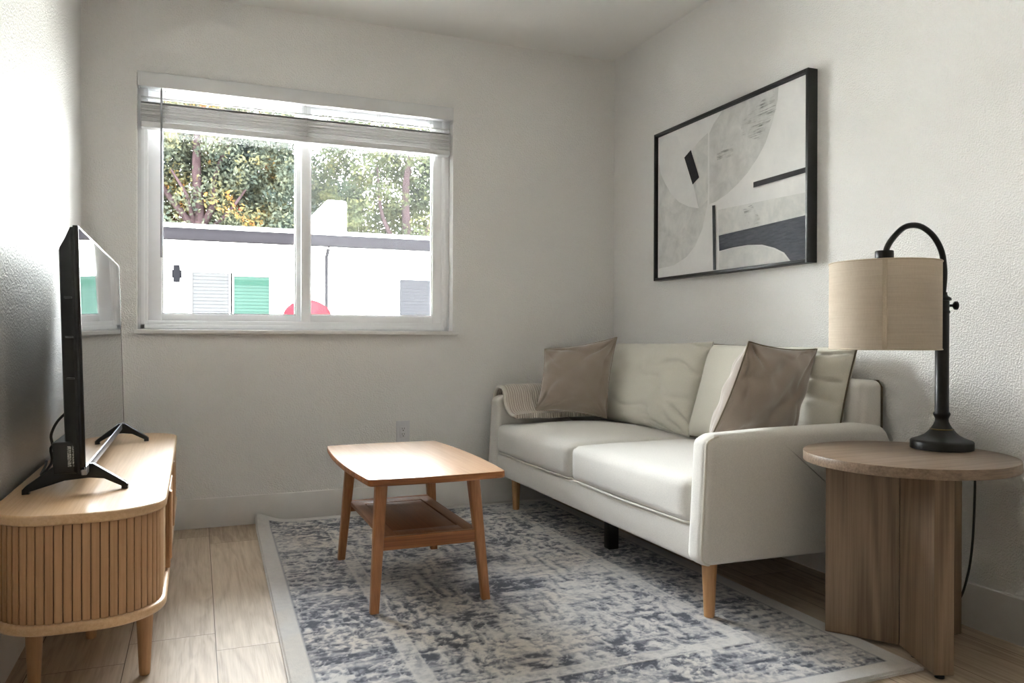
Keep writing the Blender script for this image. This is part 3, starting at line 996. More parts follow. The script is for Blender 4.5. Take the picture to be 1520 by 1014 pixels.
# rating label on the box end (illegible small print)
def mk_label():
    t = NT('rating_label')
    t.principled(rgb(30, 30, 30), .5)
    v = t.coords(scale=(1, 1, 1))
    f = t.noise(t.coords(scale=(420, 1, 900)), 1.0, 1)
    t.l(t.ramp(f, [(0.46, rgb(16, 16, 16)), (0.50, rgb(200, 200, 200))], 'CONSTANT'), t.p.inputs['Base Color'])
    return t.mat
bm = new(); box(bm, -.040, -.032, TY0 + .0092, TY0 + .0104, TZ0 + .022, TZ0 + .074); box(bm, -.029, -.0255, TY0 + .0092, TY0 + .0104, TZ0 + .022, TZ0 + .074)
part('rating_label', shear(bm), mk_label(), tv, 0)
for yc in (2.300, 3.315):
    bm = new()
    c = -.272; zt = TZ0 + .022; zf = cz1
    pts = [(-.402, zf), (-.386, zf), (-.386, zf + .006), (c - .035, zf + .030), (c + .02, zf + .034), (c + .055, zf + .030), (-.176, zf + .008), (-.176, zf), (-.160, zf), (-.160, zf + .012), (-.166, zf + .018), (c + .030, zt), (c - .055, zt), (-.394, zf + .021), (-.402, zf + .012)]
    slab(bm, pts, yc - .013, yc + .013, .003, 2, 'XZ')
    part('foot', bm, M['black_plastic'], tv)
bm = new(); tube(bm, spline([(-.335, 2.30, .60), (-.340, 2.31, .625), (-.330, 2.33, .655), (-.315, 2.36, .675)], 16), .0035, 8)
tube(bm, spline([(-.330, 2.36, .60), (-.348, 2.36, .585), (-.352, 2.40, .54), (-.40, 2.55, .487), (-.42, 2.75, .483), (-.432, 2.85, .483)], 24), .0035, 8); part('power_cable', bm, M['cord'], tv)
# small plug end of the cable lying by the wall

# ================================================================== COFFEE TABLE
ct = thing('coffee_table', 'small honey wood coffee table with rounded top and lower shelf on the rug', 'coffee table', (0.718, 2.757, RUG_T))
tz = .445
def bowed(cx_, cy_, hx, hy, bx, by, r, seg=10):
    pts = []
    raw = []
    n = 14
    for k in range(n): t = -1 + 2 * k / n; raw.append((hx * t, -hy - by * (1 - t * t), 0))
    for k in range(n): t = -1 + 2 * k / n; raw.append((hx + bx * (1 - t * t), hy * t, 0))
    for k in range(n): t = 1 - 2 * k / n; raw.append((hx * t, hy + by * (1 - t * t), 0))
    for k in range(n): t = 1 - 2 * k / n; raw.append((-hx - bx * (1 - t * t), hy * t, 0))
    P = [(cx_ + x, cy_ + y) for x, y, _ in raw]
    rad = [r if k % n == 0 else 0 for k in range(4 * n)]
    return rounded(P, rad, seg)
out = bowed(.718, 2.763, .224, .405, .022, .012, .05)
bm = new(); slab(bm, out, tz - .023, tz, .003, 3, rb=.007)
bmesh.ops.recalc_face_normals(bm, faces=bm.faces)
for f in bm.faces:
    f.normal_update(); f.material_index = 0 if f.normal.z > .75 else 1  # same wood: lit copy on upper faces, darker shaded copy on the edge
part('tabletop', bm, [M['acacia_top'], M['acacia_rail']], ct)
LB = [(.526, 2.430), (.899, 2.430), (.535, 3.072), (.915, 3.088)]
def sq_leg(bm, b, t, wb, wt, z0, z1):
    lv = []
    for k in range(9):
        s = k / 8
        c = Vector((b[0] + (t[0] - b[0]) * s, b[1] + (t[1] - b[1]) * s, z0 + (z1 - z0) * s))
        w = wb + (wt - wb) * s
        pts = rounded([(-w / 2, -w / 2), (w / 2, -w / 2), (w / 2, w / 2), (-w / 2, w / 2)], w * .22, 3)
        lv.append([bm.verts.new((c.x + p[0], c.y + p[1], c.z)) for p in pts])
    n = len(lv[0])
    for a_, b_ in zip(lv[:-1], lv[1:]):
        for i in range(n): bm.faces.new((a_[i], a_[(i + 1) % n], b_[(i + 1) % n], b_[i]))
    bm.faces.new(lv[0][::-1]); bm.faces.new(lv[-1])
LT = []
for (x, y) in LB:
    tX = .718 + (x - .718) * .83; tY = 2.757 + (y - 2.757) * .86
    LT.append((tX, tY))
    bm = new(); sq_leg(bm, (x, y), (tX, tY), .028, .040, RUG_T, tz - .017); part('leg', bm, M['acacia'], ct)
def leg_at(i, z):
    s = (z - RUG_T) / (tz - .017 - RUG_T)
    return LB[i][0] + (LT[i][0] - LB[i][0]) * s, LB[i][1] + (LT[i][1] - LB[i][1]) * s
zs = .222
c0, c1, c2, c3 = [leg_at(i, zs) for i in range(4)]
for (p, q) in ((c0, c1), (c2, c3)):
    bm = new(); box(bm, p[0] + .012, q[0] - .012, (p[1] + q[1]) / 2 - .010, (p[1] + q[1]) / 2 + .010, zs - .022, zs + .020, .003); part('shelf_rail', bm, M['acacia_rail'], ct)
bm = new()
x0s, x1s = min(c0[0], c2[0]) + .004, max(c1[0], c3[0]) - .004
ya, yb_ = c0[1] + .0102, c2[1] - .0102
zt_ = zs + .020
fr = .062
box(bm, x0s + .018, x0s + fr, ya, yb_, zt_ - .016, zt_, .001); box(bm, x1s - fr, x1s - .018, ya, yb_, zt_ - .016, zt_, .001)
box(bm, x0s + fr, x1s - fr, ya, ya + fr, zt_ - .016, zt_, .001); box(bm, x0s + fr, x1s - fr, yb_ - fr, yb_, zt_ - .016, zt_, .001)
sh = part('shelf', bm, M['acacia_shelf'], ct)
bm = new(); box(bm, x0s + fr + .005, x1s - fr - .005, ya + fr + .005, yb_ - fr - .005, zt_ - .014, zt_ - .0015, .001); part('shelf_inlay', bm, M['acacia_shelf'], sh)
bm = new(); box(bm, x0s + fr, x1s - fr, ya + fr, yb_ - fr, zt_ - .0155, zt_ - .0138); part('inlay_groove', bm, M['oak_dark'], sh)

# ================================================================== SOFA
SY0, SY1 = 1.940, 3.775
AT = .085
sofa = thing('sofa', 'cream upholstered two-seat sofa on tapered wooden legs against the right wall', 'sofa', (1.80, 2.857, 0))
armp = [(1.403, .189), (2.180, .180), (2.186, .520), (2.150, .585), (2.05, .597), (1.69, .594), (1.46, .586), (1.424, .568)]
arm_out = rounded(armp, [.035, .02, .06, .05, .3, .3, .05, .03], 8)
for (a_, b_) in ((SY0, SY0 + AT), (SY1 - AT, SY1)):
    bm = new(); slab(bm, arm_out, a_, b_, .028, 6, 'XZ'); ar = part('arm', bm, M['fabric'], sofa, 60)
    yo = a_ + .010 if a_ == SY0 else b_ - .010
    # welt piping round the front and top of the outer face
    off = offset_poly(arm_out if poly_area(arm_out) > 0 else arm_out[::-1], .006)
    pts = [Vector((p.x, yo, p.y)) for p in off]
    # keep bottom-front corner -> front -> first part of the top
    keep = [p for p in pts if p.x < 1.50]
    keep.sort(key=lambda p: math.atan2(p.z - .38, p.x - 1.62) % (2 * PI))
    bm = new(); tube(bm, keep, .0042, 8); part('piping', bm, M['piping'], ar)
bm = new(); box(bm, 1.428, 2.12, SY0 + AT - .004, SY1 - AT + .004, .186, .300, .012, 3); part('base', bm, M['fabric'], sofa)
bm = new(); box(bm, 2.085, 2.182, SY0 + .042, SY1 - .042, .186, .738, .028, 5); br = part('backrest', bm, M['fabric'], sofa, 60)
bm = new()
for xx in (2.178,):
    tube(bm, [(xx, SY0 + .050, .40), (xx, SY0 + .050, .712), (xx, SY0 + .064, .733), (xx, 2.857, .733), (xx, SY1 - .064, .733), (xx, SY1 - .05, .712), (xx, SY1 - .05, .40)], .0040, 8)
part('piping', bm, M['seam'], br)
ym = 2.853
for (a_, b_, sd) in ((SY0 + AT + .003, ym - .002, 0), (ym + .002, SY1 - AT - .003, 5)):
    bm = new(); rcushion(bm, 1.418, 2.08, a_, b_, .296, .442, .034, crown=.030, n=26, front_bulge=.010, wr=.003, seed=sd)
    sc_ = part('seat_cushion', bm, M['fabric'], sofa, 70)
    bm = new()
    for zz in (.303,):
        tube(bm, [(1.50, a_ + .006, zz), (1.436, a_ + .008, zz), (1.424, a_ + .03, zz), (1.420, (a_ + b_) / 2, zz - .003), (1.424, b_ - .03, zz), (1.436, b_ - .008, zz)], .0040, 8)
    part('piping', bm, M['piping'], sc_)
# back cushions (boxy, gathered at the corners)
def crease(ph, p=5):
    return (1 - abs(math.sin(ph))) ** p
def wr1(u, v, side):
    if side < 0: return 0
    # folds fanning out from the lower right corner and the right edge
    du, dv = 1.15 - u, v + 1.2
    a_ = math.atan2(dv, du); d = math.hypot(du, dv)
    g = math.exp(-max(0, d - .35) * 1.1)
    n_ = nz(u * 2.1, v * 2.1, 4.0)
    w = -.046 * g * crease(a_ * 5.5 + 1.4 * n_ + d * .5, 4)
    r = sstep(.15, .9, u) * sstep(-.7, .2, v)
    w -= .032 * r * crease(v * 5.2 + u * 1.6 + 1.3 * n_, 4)
    low = sstep(.35, .95, -v) * sstep(-.6, .2, u)
    w -= .028 * low * crease(u * 7.0 + v * 2.5 + 1.5 * nz(u * 3, v * 3, 8), 4)
    return w + .005 * nz(u * 3.2, v * 3.2, 2)
def wr2(u, v, side):
    g = sstep(.35, .9, u)
    return -.024 * g * crease(v * 7.5 + 1.5 * nz(u * 2, v * 2, 7), 4) + .004 * nz(u * 3, v * 3, 12)
xf, zf_ = 2.015, .452
bm = new(); e1 = pillow(bm, (xf, 3.672, zf_), (xf - .01, 2.862, zf_ - .002), (2.115, 2.840, .862), (2.115, 3.672, .850), .078, .050, 56, .035, 5.0, .45, wr1, (-1, 0, 0))
bc1 = part('back_cushion', bm, M['fabric_cush'], sofa, 180)
bm = new(); e2 = pillow(bm, (xf, 2.868, zf_), (xf + .005, 2.036, zf_), (2.112, 2.034, .848), (2.112, 2.826, .852), .082, .052, 56, .03, 5.0, .45, wr2, (-1, 0, 0))
bc2 = part('back_cushion', bm, M['fabric_cush'], sofa, 180)
for e_, b_ in ((e1, bc1), (e2, bc2)):
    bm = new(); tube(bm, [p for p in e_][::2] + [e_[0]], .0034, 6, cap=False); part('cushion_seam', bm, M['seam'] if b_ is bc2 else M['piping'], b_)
for (x, y) in ((1.487, 2.012), (1.510, 3.640), (2.03, 2.012), (2.03, 3.640)):
    zb0 = RUG_T if x < 1.7 else 0.0
    bm = new()
    lathe(bm, [(.0145, zb0), (.0165, zb0 + .002), (.0205, zb0 + .10), (.0245, .192)], x, y, 28)
    part('leg', bm, M['leg_oak'], sofa)
bm = new(); box(bm, 1.575, 1.620, 2.800, 2.845, RUG_T, .190, .003)
part('centre_support_leg', bm, M['black_plastic'], sofa)

# ================================================================== PILLOWS
PG = 'taupe throw pillows'
def wp(seed, amp):
    def f(u, v, side):
        r = math.hypot(u, v)
        k = 0
        for (cx_, cy_) in ((-1, -1), (1, -1), (1, 1), (-1, 1)):
            dx, dy = u - cx_, v - cy_
            d = math.hypot(dx, dy); a_ = math.atan2(dy, dx)
            k -= math.exp(-d * 1.5) * (1 - abs(math.sin(a_ * 4.5 + seed + cx_ * 2 + 1.2 * nz(u * 2, v * 2, seed)))) ** 3
        return amp * 1.3 * k + amp * .8 * nz(u * 2.6 + seed, v * 2.6, seed)
    return f
bm = new()
e3 = pillow(bm, (1.575, 3.545, .520), (1.895, 3.400, .482), (1.985, 3.455, .884), (1.668, 3.640, .822), .062, .050, 50, .07, 2.4, .62, wp(3.3, .024), (-1, -1, .2))
tp1 = part('throw_pillow', bm, M['taupe'], None, 180)
def root_mesh(o):
    """move a top-level mesh's origin to its own base"""
    co = np.empty(len(o.data.vertices) * 3); o.data.vertices.foreach_get('co', co); co = co.reshape(-1, 3)
    org = np.array([(co[:, 0].min() + co[:, 0].max()) / 2, (co[:, 1].min() + co[:, 1].max()) / 2, co[:, 2].min()])
    o.data.vertices.foreach_set('co', (co - org).ravel()); o.location = org; o.data.update()
    return o
root_mesh(tp1)
tag(tp1, 'taupe velvet throw pillow in the far corner of the sofa beside the ribbed blanket', 'pillow', PG)
bm = new(); tube(bm, e3[::2] + [e3[0]], .0028, 6, cap=False); part('pillow_seam', bm, M['taupe'], tp1)
bm = new()
e4 = pillow(bm, (1.555, 2.125, .520), (1.915, 2.150, .452), (2.050, 2.155, .842), (1.695, 2.085, .868), (.052), .115, 50, .07, 2.6, .55, wp(8.1, .018), (.2, -1, .1))
tp2 = root_mesh(part('throw_pillow', bm, M['taupe'], None, 180))
tag(tp2, 'taupe throw pillow propped behind the near sofa arm beside the lamp', 'pillow', PG)
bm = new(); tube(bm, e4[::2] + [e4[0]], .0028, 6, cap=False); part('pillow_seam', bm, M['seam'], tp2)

# ================================================================== THROW BLANKET
def build_blanket():
    aY0, aY1 = SY1 - AT, SY1
    line = [(aY1 + .020, .500), (aY1 + .020, .565), (aY1 + .014, .600), (aY1 - .016, .624), ((aY0 + aY1) / 2, .628), (aY0 + .010, .622), (aY0 - .018, .594), (aY0 - .030, .555), (aY0 - .052, .520), (aY0 - .078, .500), (aY0 - .118, .492), (aY0 - .150, .494)]
    cl = spline([(0, y, z) for y, z in line], 66)
    th = .0125
    up, dn = [], []
    for i, p in enumerate(cl):
        t = (cl[min(i + 1, len(cl) - 1)] - cl[max(i - 1, 0)]).normalized()
        nrm = Vector((0, -t.z, t.y))
        if nrm.z < -.2 or (abs(nrm.z) <= .2 and nrm.y * (1 if p.y > SY1 - .04 else -1) < 0): nrm = -nrm
        up.append((p.y + nrm.y * th, p.z + nrm.z * th)); dn.append((p.y - nrm.y * th, p.z - nrm.z * th))
    ends = (0, len(cl) - 1)
    prof = up + dn[::-1]
    xs = list(np.linspace(1.455, 2.00, 60))
    N = len(up)
    def wob(i, k, x, y, z):
        kk = k if k < N else 2 * N - 1 - k
        f = sstep(0, 1, kk / N)
        s = kk / N
        edge = math.exp(-(x - 1.455) / .03)
        dx = .012 * s * s * (1 if x < 1.7 else .3) + .010 * nz(s * 4, 2.2) * edge
        dz = .006 * nz(x * 7, s * 5, 1.0) * sstep(.45, .8, s) - .008 * edge * (1 if k < N else -.3)
        dy = -.006 * nz(x * 9, s * 5, 5.0) * sstep(.5, .9, s)
        return dx, dy, dz
    bm = new(); sweep_strip(bm, prof, xs, wob)
    o = root_mesh(part('throw_blanket', bm, M['blanket'], None, 60))
    tag(o, 'ribbed pale beige throw blanket draped over the far sofa arm', 'blanket')
    # hem roll on the front edge
    path = []
    for k in range(N):
        y, z = up[k]; y2, z2 = dn[k]
        s = k / N
        path.append(Vector((1.455 + .012 * s * s + .010 * nz(s * 4, 2.2), (y * .7 + y2 * .3), (z * .7 + z2 * .3) - .004)))
    bm = new(); tube(bm, path, .0085, 10); part('hem', bm, M['blanket_hem'], o)
build_blanket()

# ================================================================== SIDE TABLE
stb = thing('side_table', 'round grey-brown wood side table with panel legs holding the lamp', 'side table', (1.872, 1.622, 0))
SC_ = (1.872, 1.622); SR = .276; SZ = .553
circ = [(SC_[0] + SR * math.cos(2 * PI * k / 96), SC_[1] + SR * math.sin(2 * PI * k / 96)) for k in range(96)]
bm = new(); slab(bm, circ, SZ - .027, SZ, .0015, 2); part('tabletop', bm, M['walnut_top'], stb)
for ang in (125, 245, 5):
    a_ = math.radians(ang); d = Vector((math.cos(a_), math.sin(a_))); n_ = Vector((-d.y, d.x))
    L0, L1, tw = .016, .212, .025
    c = Vector(SC_)
    pts = [c + d * L0 - n_ * tw, c + d * L1 - n_ * tw, c + d * L1 + n_ * tw, c + d * L0 + n_ * tw]
    bm = new(); slab(bm, [(p.x, p.y) for p in pts], RUG_T + .002, SZ - .026, .001, 1); pl = part('leg_panel', bm, M['walnut'], stb)
    for q in ((.18,) if ang == 125 else (.06, .19)):
        p = c + d * q
        bm = new(); lathe(bm, [(.012, RUG_T if ang == 125 else 0.0), (.012, RUG_T + .003)], p.x, p.y, 16); part('glide', bm, M['black_plastic'], pl)

# ================================================================== TABLE LAMP
LP = (2.050, 1.655)
lamp = thing('table_lamp', 'black arc table lamp with tan linen drum shade on the round side table', 'lamp', (LP[0], LP[1], SZ))
bm = new()
z = SZ
lathe(bm, [(.080, z), (.0845, z + .002), (.0845, z + .022), (.082, z + .026), (.074, z + .029), (.060, z + .034), (.046, z + .042), (.036, z + .052), (.0315, z + .058)], LP[0], LP[1], 64); lb = part('base', bm, M['black_metal'], lamp, 50)
bm = new(); lathe(bm, [(.0315, z + .0575), (.0325, z + .059), (.0315, z + .0605)], LP[0], LP[1], 48); part('ring', bm, M['brass'], lb)
bm = new()
lathe(bm, [(.030, z + .060), (.0225, z + .072), (.0185, z + .082), (.0180, z + .090), (.0215, z + .098), (.0235, z + .103), (.0225, z + .107), (.0190, z + .110), (.0188, z + .40), (.0205, z + .402), (.0212, z + .406), (.0188, z + .410), (.0190, z + .437), (.0250, z + .440), (.0240, z + .446), (.0150, z + .452), (.0130, z + .458), (.0135, z + .463)], LP[0], LP[1], 40)
part('pole', bm, M['black_metal'], lamp, 50)
SHC = Vector((1.838, 1.672)); SHR = .1475; SHZ0, SHZ1 = .847, 1.097
dirS = Vector((LP[0] - SHC.x, LP[1] - SHC.y)); 
bm = new()
ax = Vector((SHC.x, SHC.y, 0)); px = Vector((LP[0], LP[1], 0))
zt = 1.222
arc = [px + Vector((0, 0, z + .44)), px + Vector((0, 0, 1.05))]
arc_pts = [(-.03, 1.05), (-.03, 1.09), (.02, 1.138), (.15, 1.178), (.33, 1.203), (.50, 1.2095), (.68, 1.200), (.85, 1.170), (.955, 1.140), (1.0, 1.105)]
P3 = [Vector((LP[0], LP[1], 1.00))] + [px.lerp(ax, t) + Vector((0, 0, zz)) for t, zz in arc_pts]
tube(bm, spline(P3, 70), .0084, 16); part('arc_arm', bm, M['black_metal'], lamp, 60)
bm = new(); lathe(bm, [(.0235, SHZ1 + .034), (.0250, SHZ1 + .032), (.0250, SHZ1 - .012), (.020, SHZ1 - .02)], SHC.x, SHC.y, 36); part('socket_cap', bm, M['black_metal'], lamp)
bm = new()                                              # adjusting knob pointing to the right
kd = Vector((R2.x, R2.y, 0)).normalized() * .95 + Vector((.1, -.1, 0)); kd.normalize()
kz = z + .424
k0 = px + Vector((0, 0, kz))
tube(bm, [k0 + kd * .015, k0 + kd * .030, k0 + kd * .031, k0 + kd * .036, k0 + kd * .042, k0 + kd * .046], [.004, .004, .006, .0125, .0130, .007], 16); part('knob', bm, M['black_metal'], lamp)
bm = new()                                              # drum shade: thin shell
seg = 96
rings = []
for r_, zz in ((SHR, SHZ0), (SHR, SHZ1), (SHR - .002, SHZ1), (SHR - .002, SHZ0)):
    rings.append([bm.verts.new((SHC.x + r_ * math.cos(2 * PI * k / seg), SHC.y + r_ * math.sin(2 * PI * k / seg), zz)) for k in range(seg)])
for i in range(4):
    a_, b_ = rings[i], rings[(i + 1) % 4]
    for k in range(seg): bm.faces.new((a_[k], a_[(k + 1) % seg], b_[(k + 1) % seg], b_[k]))
shd = part('lamp_shade', bm, M['shade'], lamp, 50)
bm = new()                                              # rim bindings and vertical seam
for zz in (SHZ0 + .002, SHZ1 - .002):
    tube(bm, [(SHC.x + (SHR + .0002) * math.cos(2 * PI * k / 96), SHC.y + (SHR + .0002) * math.sin(2 * PI * k / 96), zz) for k in range(97)], .0022, 6)
th0 = math.atan2(-SHC.y, -SHC.x)
for k in range(6):
    pass
st_ = [th0 - .03 + .085 * k / 5 for k in range(6)]
rr0, rr1 = SHR + .0002, SHR + .0016
vA = [[bm.verts.new((SHC.x + r_ * math.cos(t), SHC.y + r_ * math.sin(t), zz)) for t in st_] for r_, zz in ((rr1, SHZ0), (rr1, SHZ1))]
for k in range(5): bm.faces.new((vA[0][k], vA[0][k + 1], vA[1][k + 1], vA[1][k]))
part('shade_trim', bm, M['shade_band'], shd, 50)
bm = new()                                              # spider ring holding the shade
for k in range(3):
    t = 2 * PI * k / 3 + .4
    tube(bm, [(SHC.x + .02 * math.cos(t), SHC.y + .02 * math.sin(t), SHZ1 - .02), (SHC.x + (SHR - .002) * math.cos(t), SHC.y + (SHR - .002) * math.sin(t), SHZ1 - .012)], .0018, 6)
part('shade_spider', bm, M['black_metal'], shd)
bm = new()
tube(bm, spline([(2.120, 1.690, SZ + .006), (2.142, 1.676, SZ + .005), (2.158, 1.650, SZ - .004), (2.158, 1.632, SZ - .06), (2.155, 1.628, .42), (2.150, 1.630, .28), (2.142, 1.640, .17), (2.125, 1.662, .085), (2.09, 1.72, .03), (2.06, 1.82, .006)], 70), .0034, 8)
part('power_cord', bm, M['cord'], lamp)

# ================================================================== FRAMED ART
art = thing('framed_print', 'large abstract grey and black print in a black frame on the right wall', 'picture', (XR, 2.852, 1.17))
AX = 2.153; AY0, AY1, AZ0, AZ1 = 2.314, 3.383, 1.168, 1.906
bm = new()
fw = .0135
box(bm, AX, XR, AY0, AY0 + fw, AZ0, AZ1, .0015); box(bm, AX, XR, AY1 - fw, AY1, AZ0, AZ1, .0015)
box(bm, AX, XR, AY0 + fw - .001, AY1 - fw + .001, AZ0, AZ0 + fw, .0015); box(bm, AX, XR, AY0 + fw - .001, AY1 - fw + .001, AZ1 - fw, AZ1, .0015)
part('frame', bm, M['dark_frame'], art)
CXf = AX + .016                                         # canvas face
bm = new(); box(bm, CXf, XR - .004, AY0 + fw + .003, AY1 - fw - .003, AZ0 + fw + .003, AZ1 - fw - .003)
canvas = part('canvas', bm, M['canvas'], art, 0)
shapes = [
    ('art_grey', [(2.493, 1.889), (2.498, 1.837), (2.525, 1.76), (2.569, 1.681), (2.617, 1.63), (2.679, 1.581), (2.743, 1.545), (2.818, 1.513), (2.896, 1.493), (2.945, 1.488), (2.945, 1.811), (2.916, 1.845), (2.85, 1.889)]),
    ('art_grey', [(2.954, 1.579), (2.957, 1.49), (2.996, 1.383), (3.052, 1.31), (3.121, 1.265), (3.223, 1.235), (3.362, 1.229), (3.362, 1.765), (3.3, 1.80), (3.20, 1.78), (3.05, 1.65)]),
    ('art_white', [(3.364, 1.775), (3.340, 1.70), (3.300, 1.645), (3.250, 1.588), (3.183, 1.537), (3.102, 1.502), (3.024, 1.482), (3.074, 1.62), (3.133, 1.75), (3.20, 1.86), (3.30, 1.88), (3.364, 1.88)]),
    ('art_grey2', [(3.074, 1.768), (3.017, 1.795), (2.955, 1.815), (2.955, 1.511), (2.985, 1.494), (3.024, 1.483)]),
    ('art_grey2', [(2.878, 1.453), (2.335, 1.438), (2.335, 1.351), (2.872, 1.339)]),
    ('art_navy', [(2.872, 1.337), (2.334, 1.351), (2.334, 1.1835), (2.420, 1.1835), (2.455, 1.219), (2.511, 1.244), (2.585, 1.265), (2.677, 1.274), (2.774, 1.274), (2.868, 1.268)]),
    ('art_grey2', [(2.866, 1.264), (2.774, 1.270), (2.677, 1.270), (2.590, 1.261), (2.516, 1.240), (2.462, 1.215), (2.430, 1.1835), (2.870, 1.1835)]),
    ('art_black', [(3.137, 1.741), (3.084, 1.766), (3.018, 1.624), (3.069, 1.6)]),
    ('art_bar', [(2.919, 1.478), (2.897, 1.477), (2.889, 1.186), (2.910, 1.186)]),
    ('art_black', [(2.639, 1.532), (2.335, 1.534), (2.335, 1.513), (2.639, 1.509)]),
    ('art_scratch', [(2.72, 1.80), (2.52, 1.888), (2.50, 1.80), (2.60, 1.70), (2.72, 1.74)]),
    ('art_scratch', [(2.883, 1.712), (2.77, 1.722), (2.77, 1.670), (2.883, 1.675)]),
    ('art_scratch', [(2.705, 1.430), (2.646, 1.438), (2.58, 1.357), (2.662, 1.353)]),
]
bm = new(); mats = []
for i, (mn, poly) in enumerate(shapes):
    if M[mn] not in mats: mats.append(M[mn])
    x = CXf - .0004 * (i + 1)
    f = bm.faces.new([bm.verts.new((x, p[0], p[1])) for p in poly])
    f.material_index = mats.index(M[mn])
    f.normal_update()
    if f.normal.x > 0: f.normal_flip()
tri = bmesh.ops.triangulate(bm, faces=bm.faces)
off = -world_loc(canvas)
bmesh.ops.translate(bm, verts=bm.verts, vec=off)
me = bpy.data.meshes.new('painted_shapes'); bm.to_mesh(me); bm.free()
finish('painted_shapes', me, mats, canvas, 0)

# ================================================================== OUTSIDE
GZ = -0.30
bm = new(); box(bm, -14, 22, YB + .8, 40, GZ - .2, GZ); struct(obj('ground_outside', bm, M['ground'], smooth=0))
bd = thing('neighbouring_building', 'low white building with grey gutter seen through the window', 'building', (1.6, 12.0, GZ))
EY = 12.0
bm = new(); box(bm, -7, 11, EY, EY + 2.6, GZ, 2.30); part('wall', bm, M['stucco'], bd, 0)
bm = new(); box(bm, -7.2, 11.2, EY - .42, EY + 2.7, 2.385, 2.44, .01); part('roof_edge', bm, M['roof_edge'], bd)
bm = new(); box(bm, -7.2, 11.2, EY - .40, EY - .25, 2.225, 2.384, .01); part('gutter', bm, M['fascia'], bd)
bm = new(); box(bm, -7.1, 11.1, EY - .25, EY + .02, 2.20, 2.24); part('soffit', bm, M['stucco'], bd, 0)
bm = new(); box(bm, -7, 11, EY - .03, EY, 2.115, 2.150, .004); part('trim_band', bm, M['stucco'], bd)
bm = new(); slab(bm, rounded([(1.50, 2.42), (2.22, 2.42), (2.22, 3.02), (1.92, 3.02), (1.50, 2.56)], [0, 0, .05, .05, 0], 5), EY + .3, EY + .9, .01, 2, 'XZ'); part('chimney', bm, M['stucco'], bd)
def ext_window(x0, x1, z0, z1, mp, dark=None):
    bm = new()
    for (a_, b_, c_, d_) in ((x0 - .05, x0, z0, z1 + .05), (x1, x1 + .05, z0, z1 + .05), (x0, x1, z1, z1 + .05), (x0, x1, z0 - .05, z0)):
        box(bm, a_, b_, EY - .04, EY, c_, d_, .004)
    f = part('window', bm, M['vinyl'], bd)
    bm = new()
    box(bm, x0, x1, EY - .012, EY - .002, z0, z1)
    nsl = int((z1 - z0) / .05)
    for k in range(nsl): box(bm, x0 + .01, x1 - .01, EY - .018, EY - .012, z0 + k * .05 + .006, z0 + k * .05 + .046)
    part('window_blind', bm, mp, f, 0)
    if dark:
        bm = new(); box(bm, x0, x1, EY - .022, EY - .018, z1 - .13, z1 - .05); part('blind_header', bm, dark, f, 0)
ext_window(-.02, .475, .85, 1.805, M['ext_blind_w'])
ext_window(.535, 1.035, .85, 1.77, M['ext_green'], M['ext_greend'])
ext_window(2.985, 3.9, .85, 1.795, M['ext_blind'])
bm = new(); tube(bm, [(1.855, EY - .26, 2.26), (1.855, EY - .20, 2.18), (1.855, EY - .05, 2.10), (1.855, EY - .05, GZ)], .026, 10); part('downspout', bm, M['fascia'], bd)
bm = new(); box(bm, 2.10, 2.24, EY - .27, EY - .02, 2.10, 2.22, .01); part('bracket', bm, M['stucco'], bd)
wl = thing('wall_lamp', 'small grey up-and-down wall lamp on the white building outside', 'lamp', (-.22, EY, 1.66))
bm = new(); box(bm, -.262, -.178, EY - .10, EY - .015, 1.655, 1.895, .006); part('lamp_body', bm, M['lamp_grey'], wl)
bm = new(); box(bm, -.285, -.155, EY - .045, EY, 1.72, 1.83, .006); part('mounting_plate', bm, M['lamp_grey'], wl)
# red cover standing outside
bm = new()
b = new(); bmesh.ops.create_uvsphere(b, u_segments=28, v_segments=14, radius=1)
for v in b.verts:
    z_ = max(-.15, v.co.z)
    v.co = Vector((1.50 + v.co.x * (.34 + .03 * math.sin(6 * math.atan2(v.co.y, v.co.x))), 11.35 + v.co.y * .36, 1.14 + z_ * .28))
merge(bm, b)
tube(bm, [(1.50, 11.35, GZ), (1.50, 11.35, 1.5)], .02, 8)
rc_ = root_mesh(obj('red_parasol', bm, M['red'], None, 60)); tag(rc_, 'low red domed parasol outside in front of the white building', 'parasol')

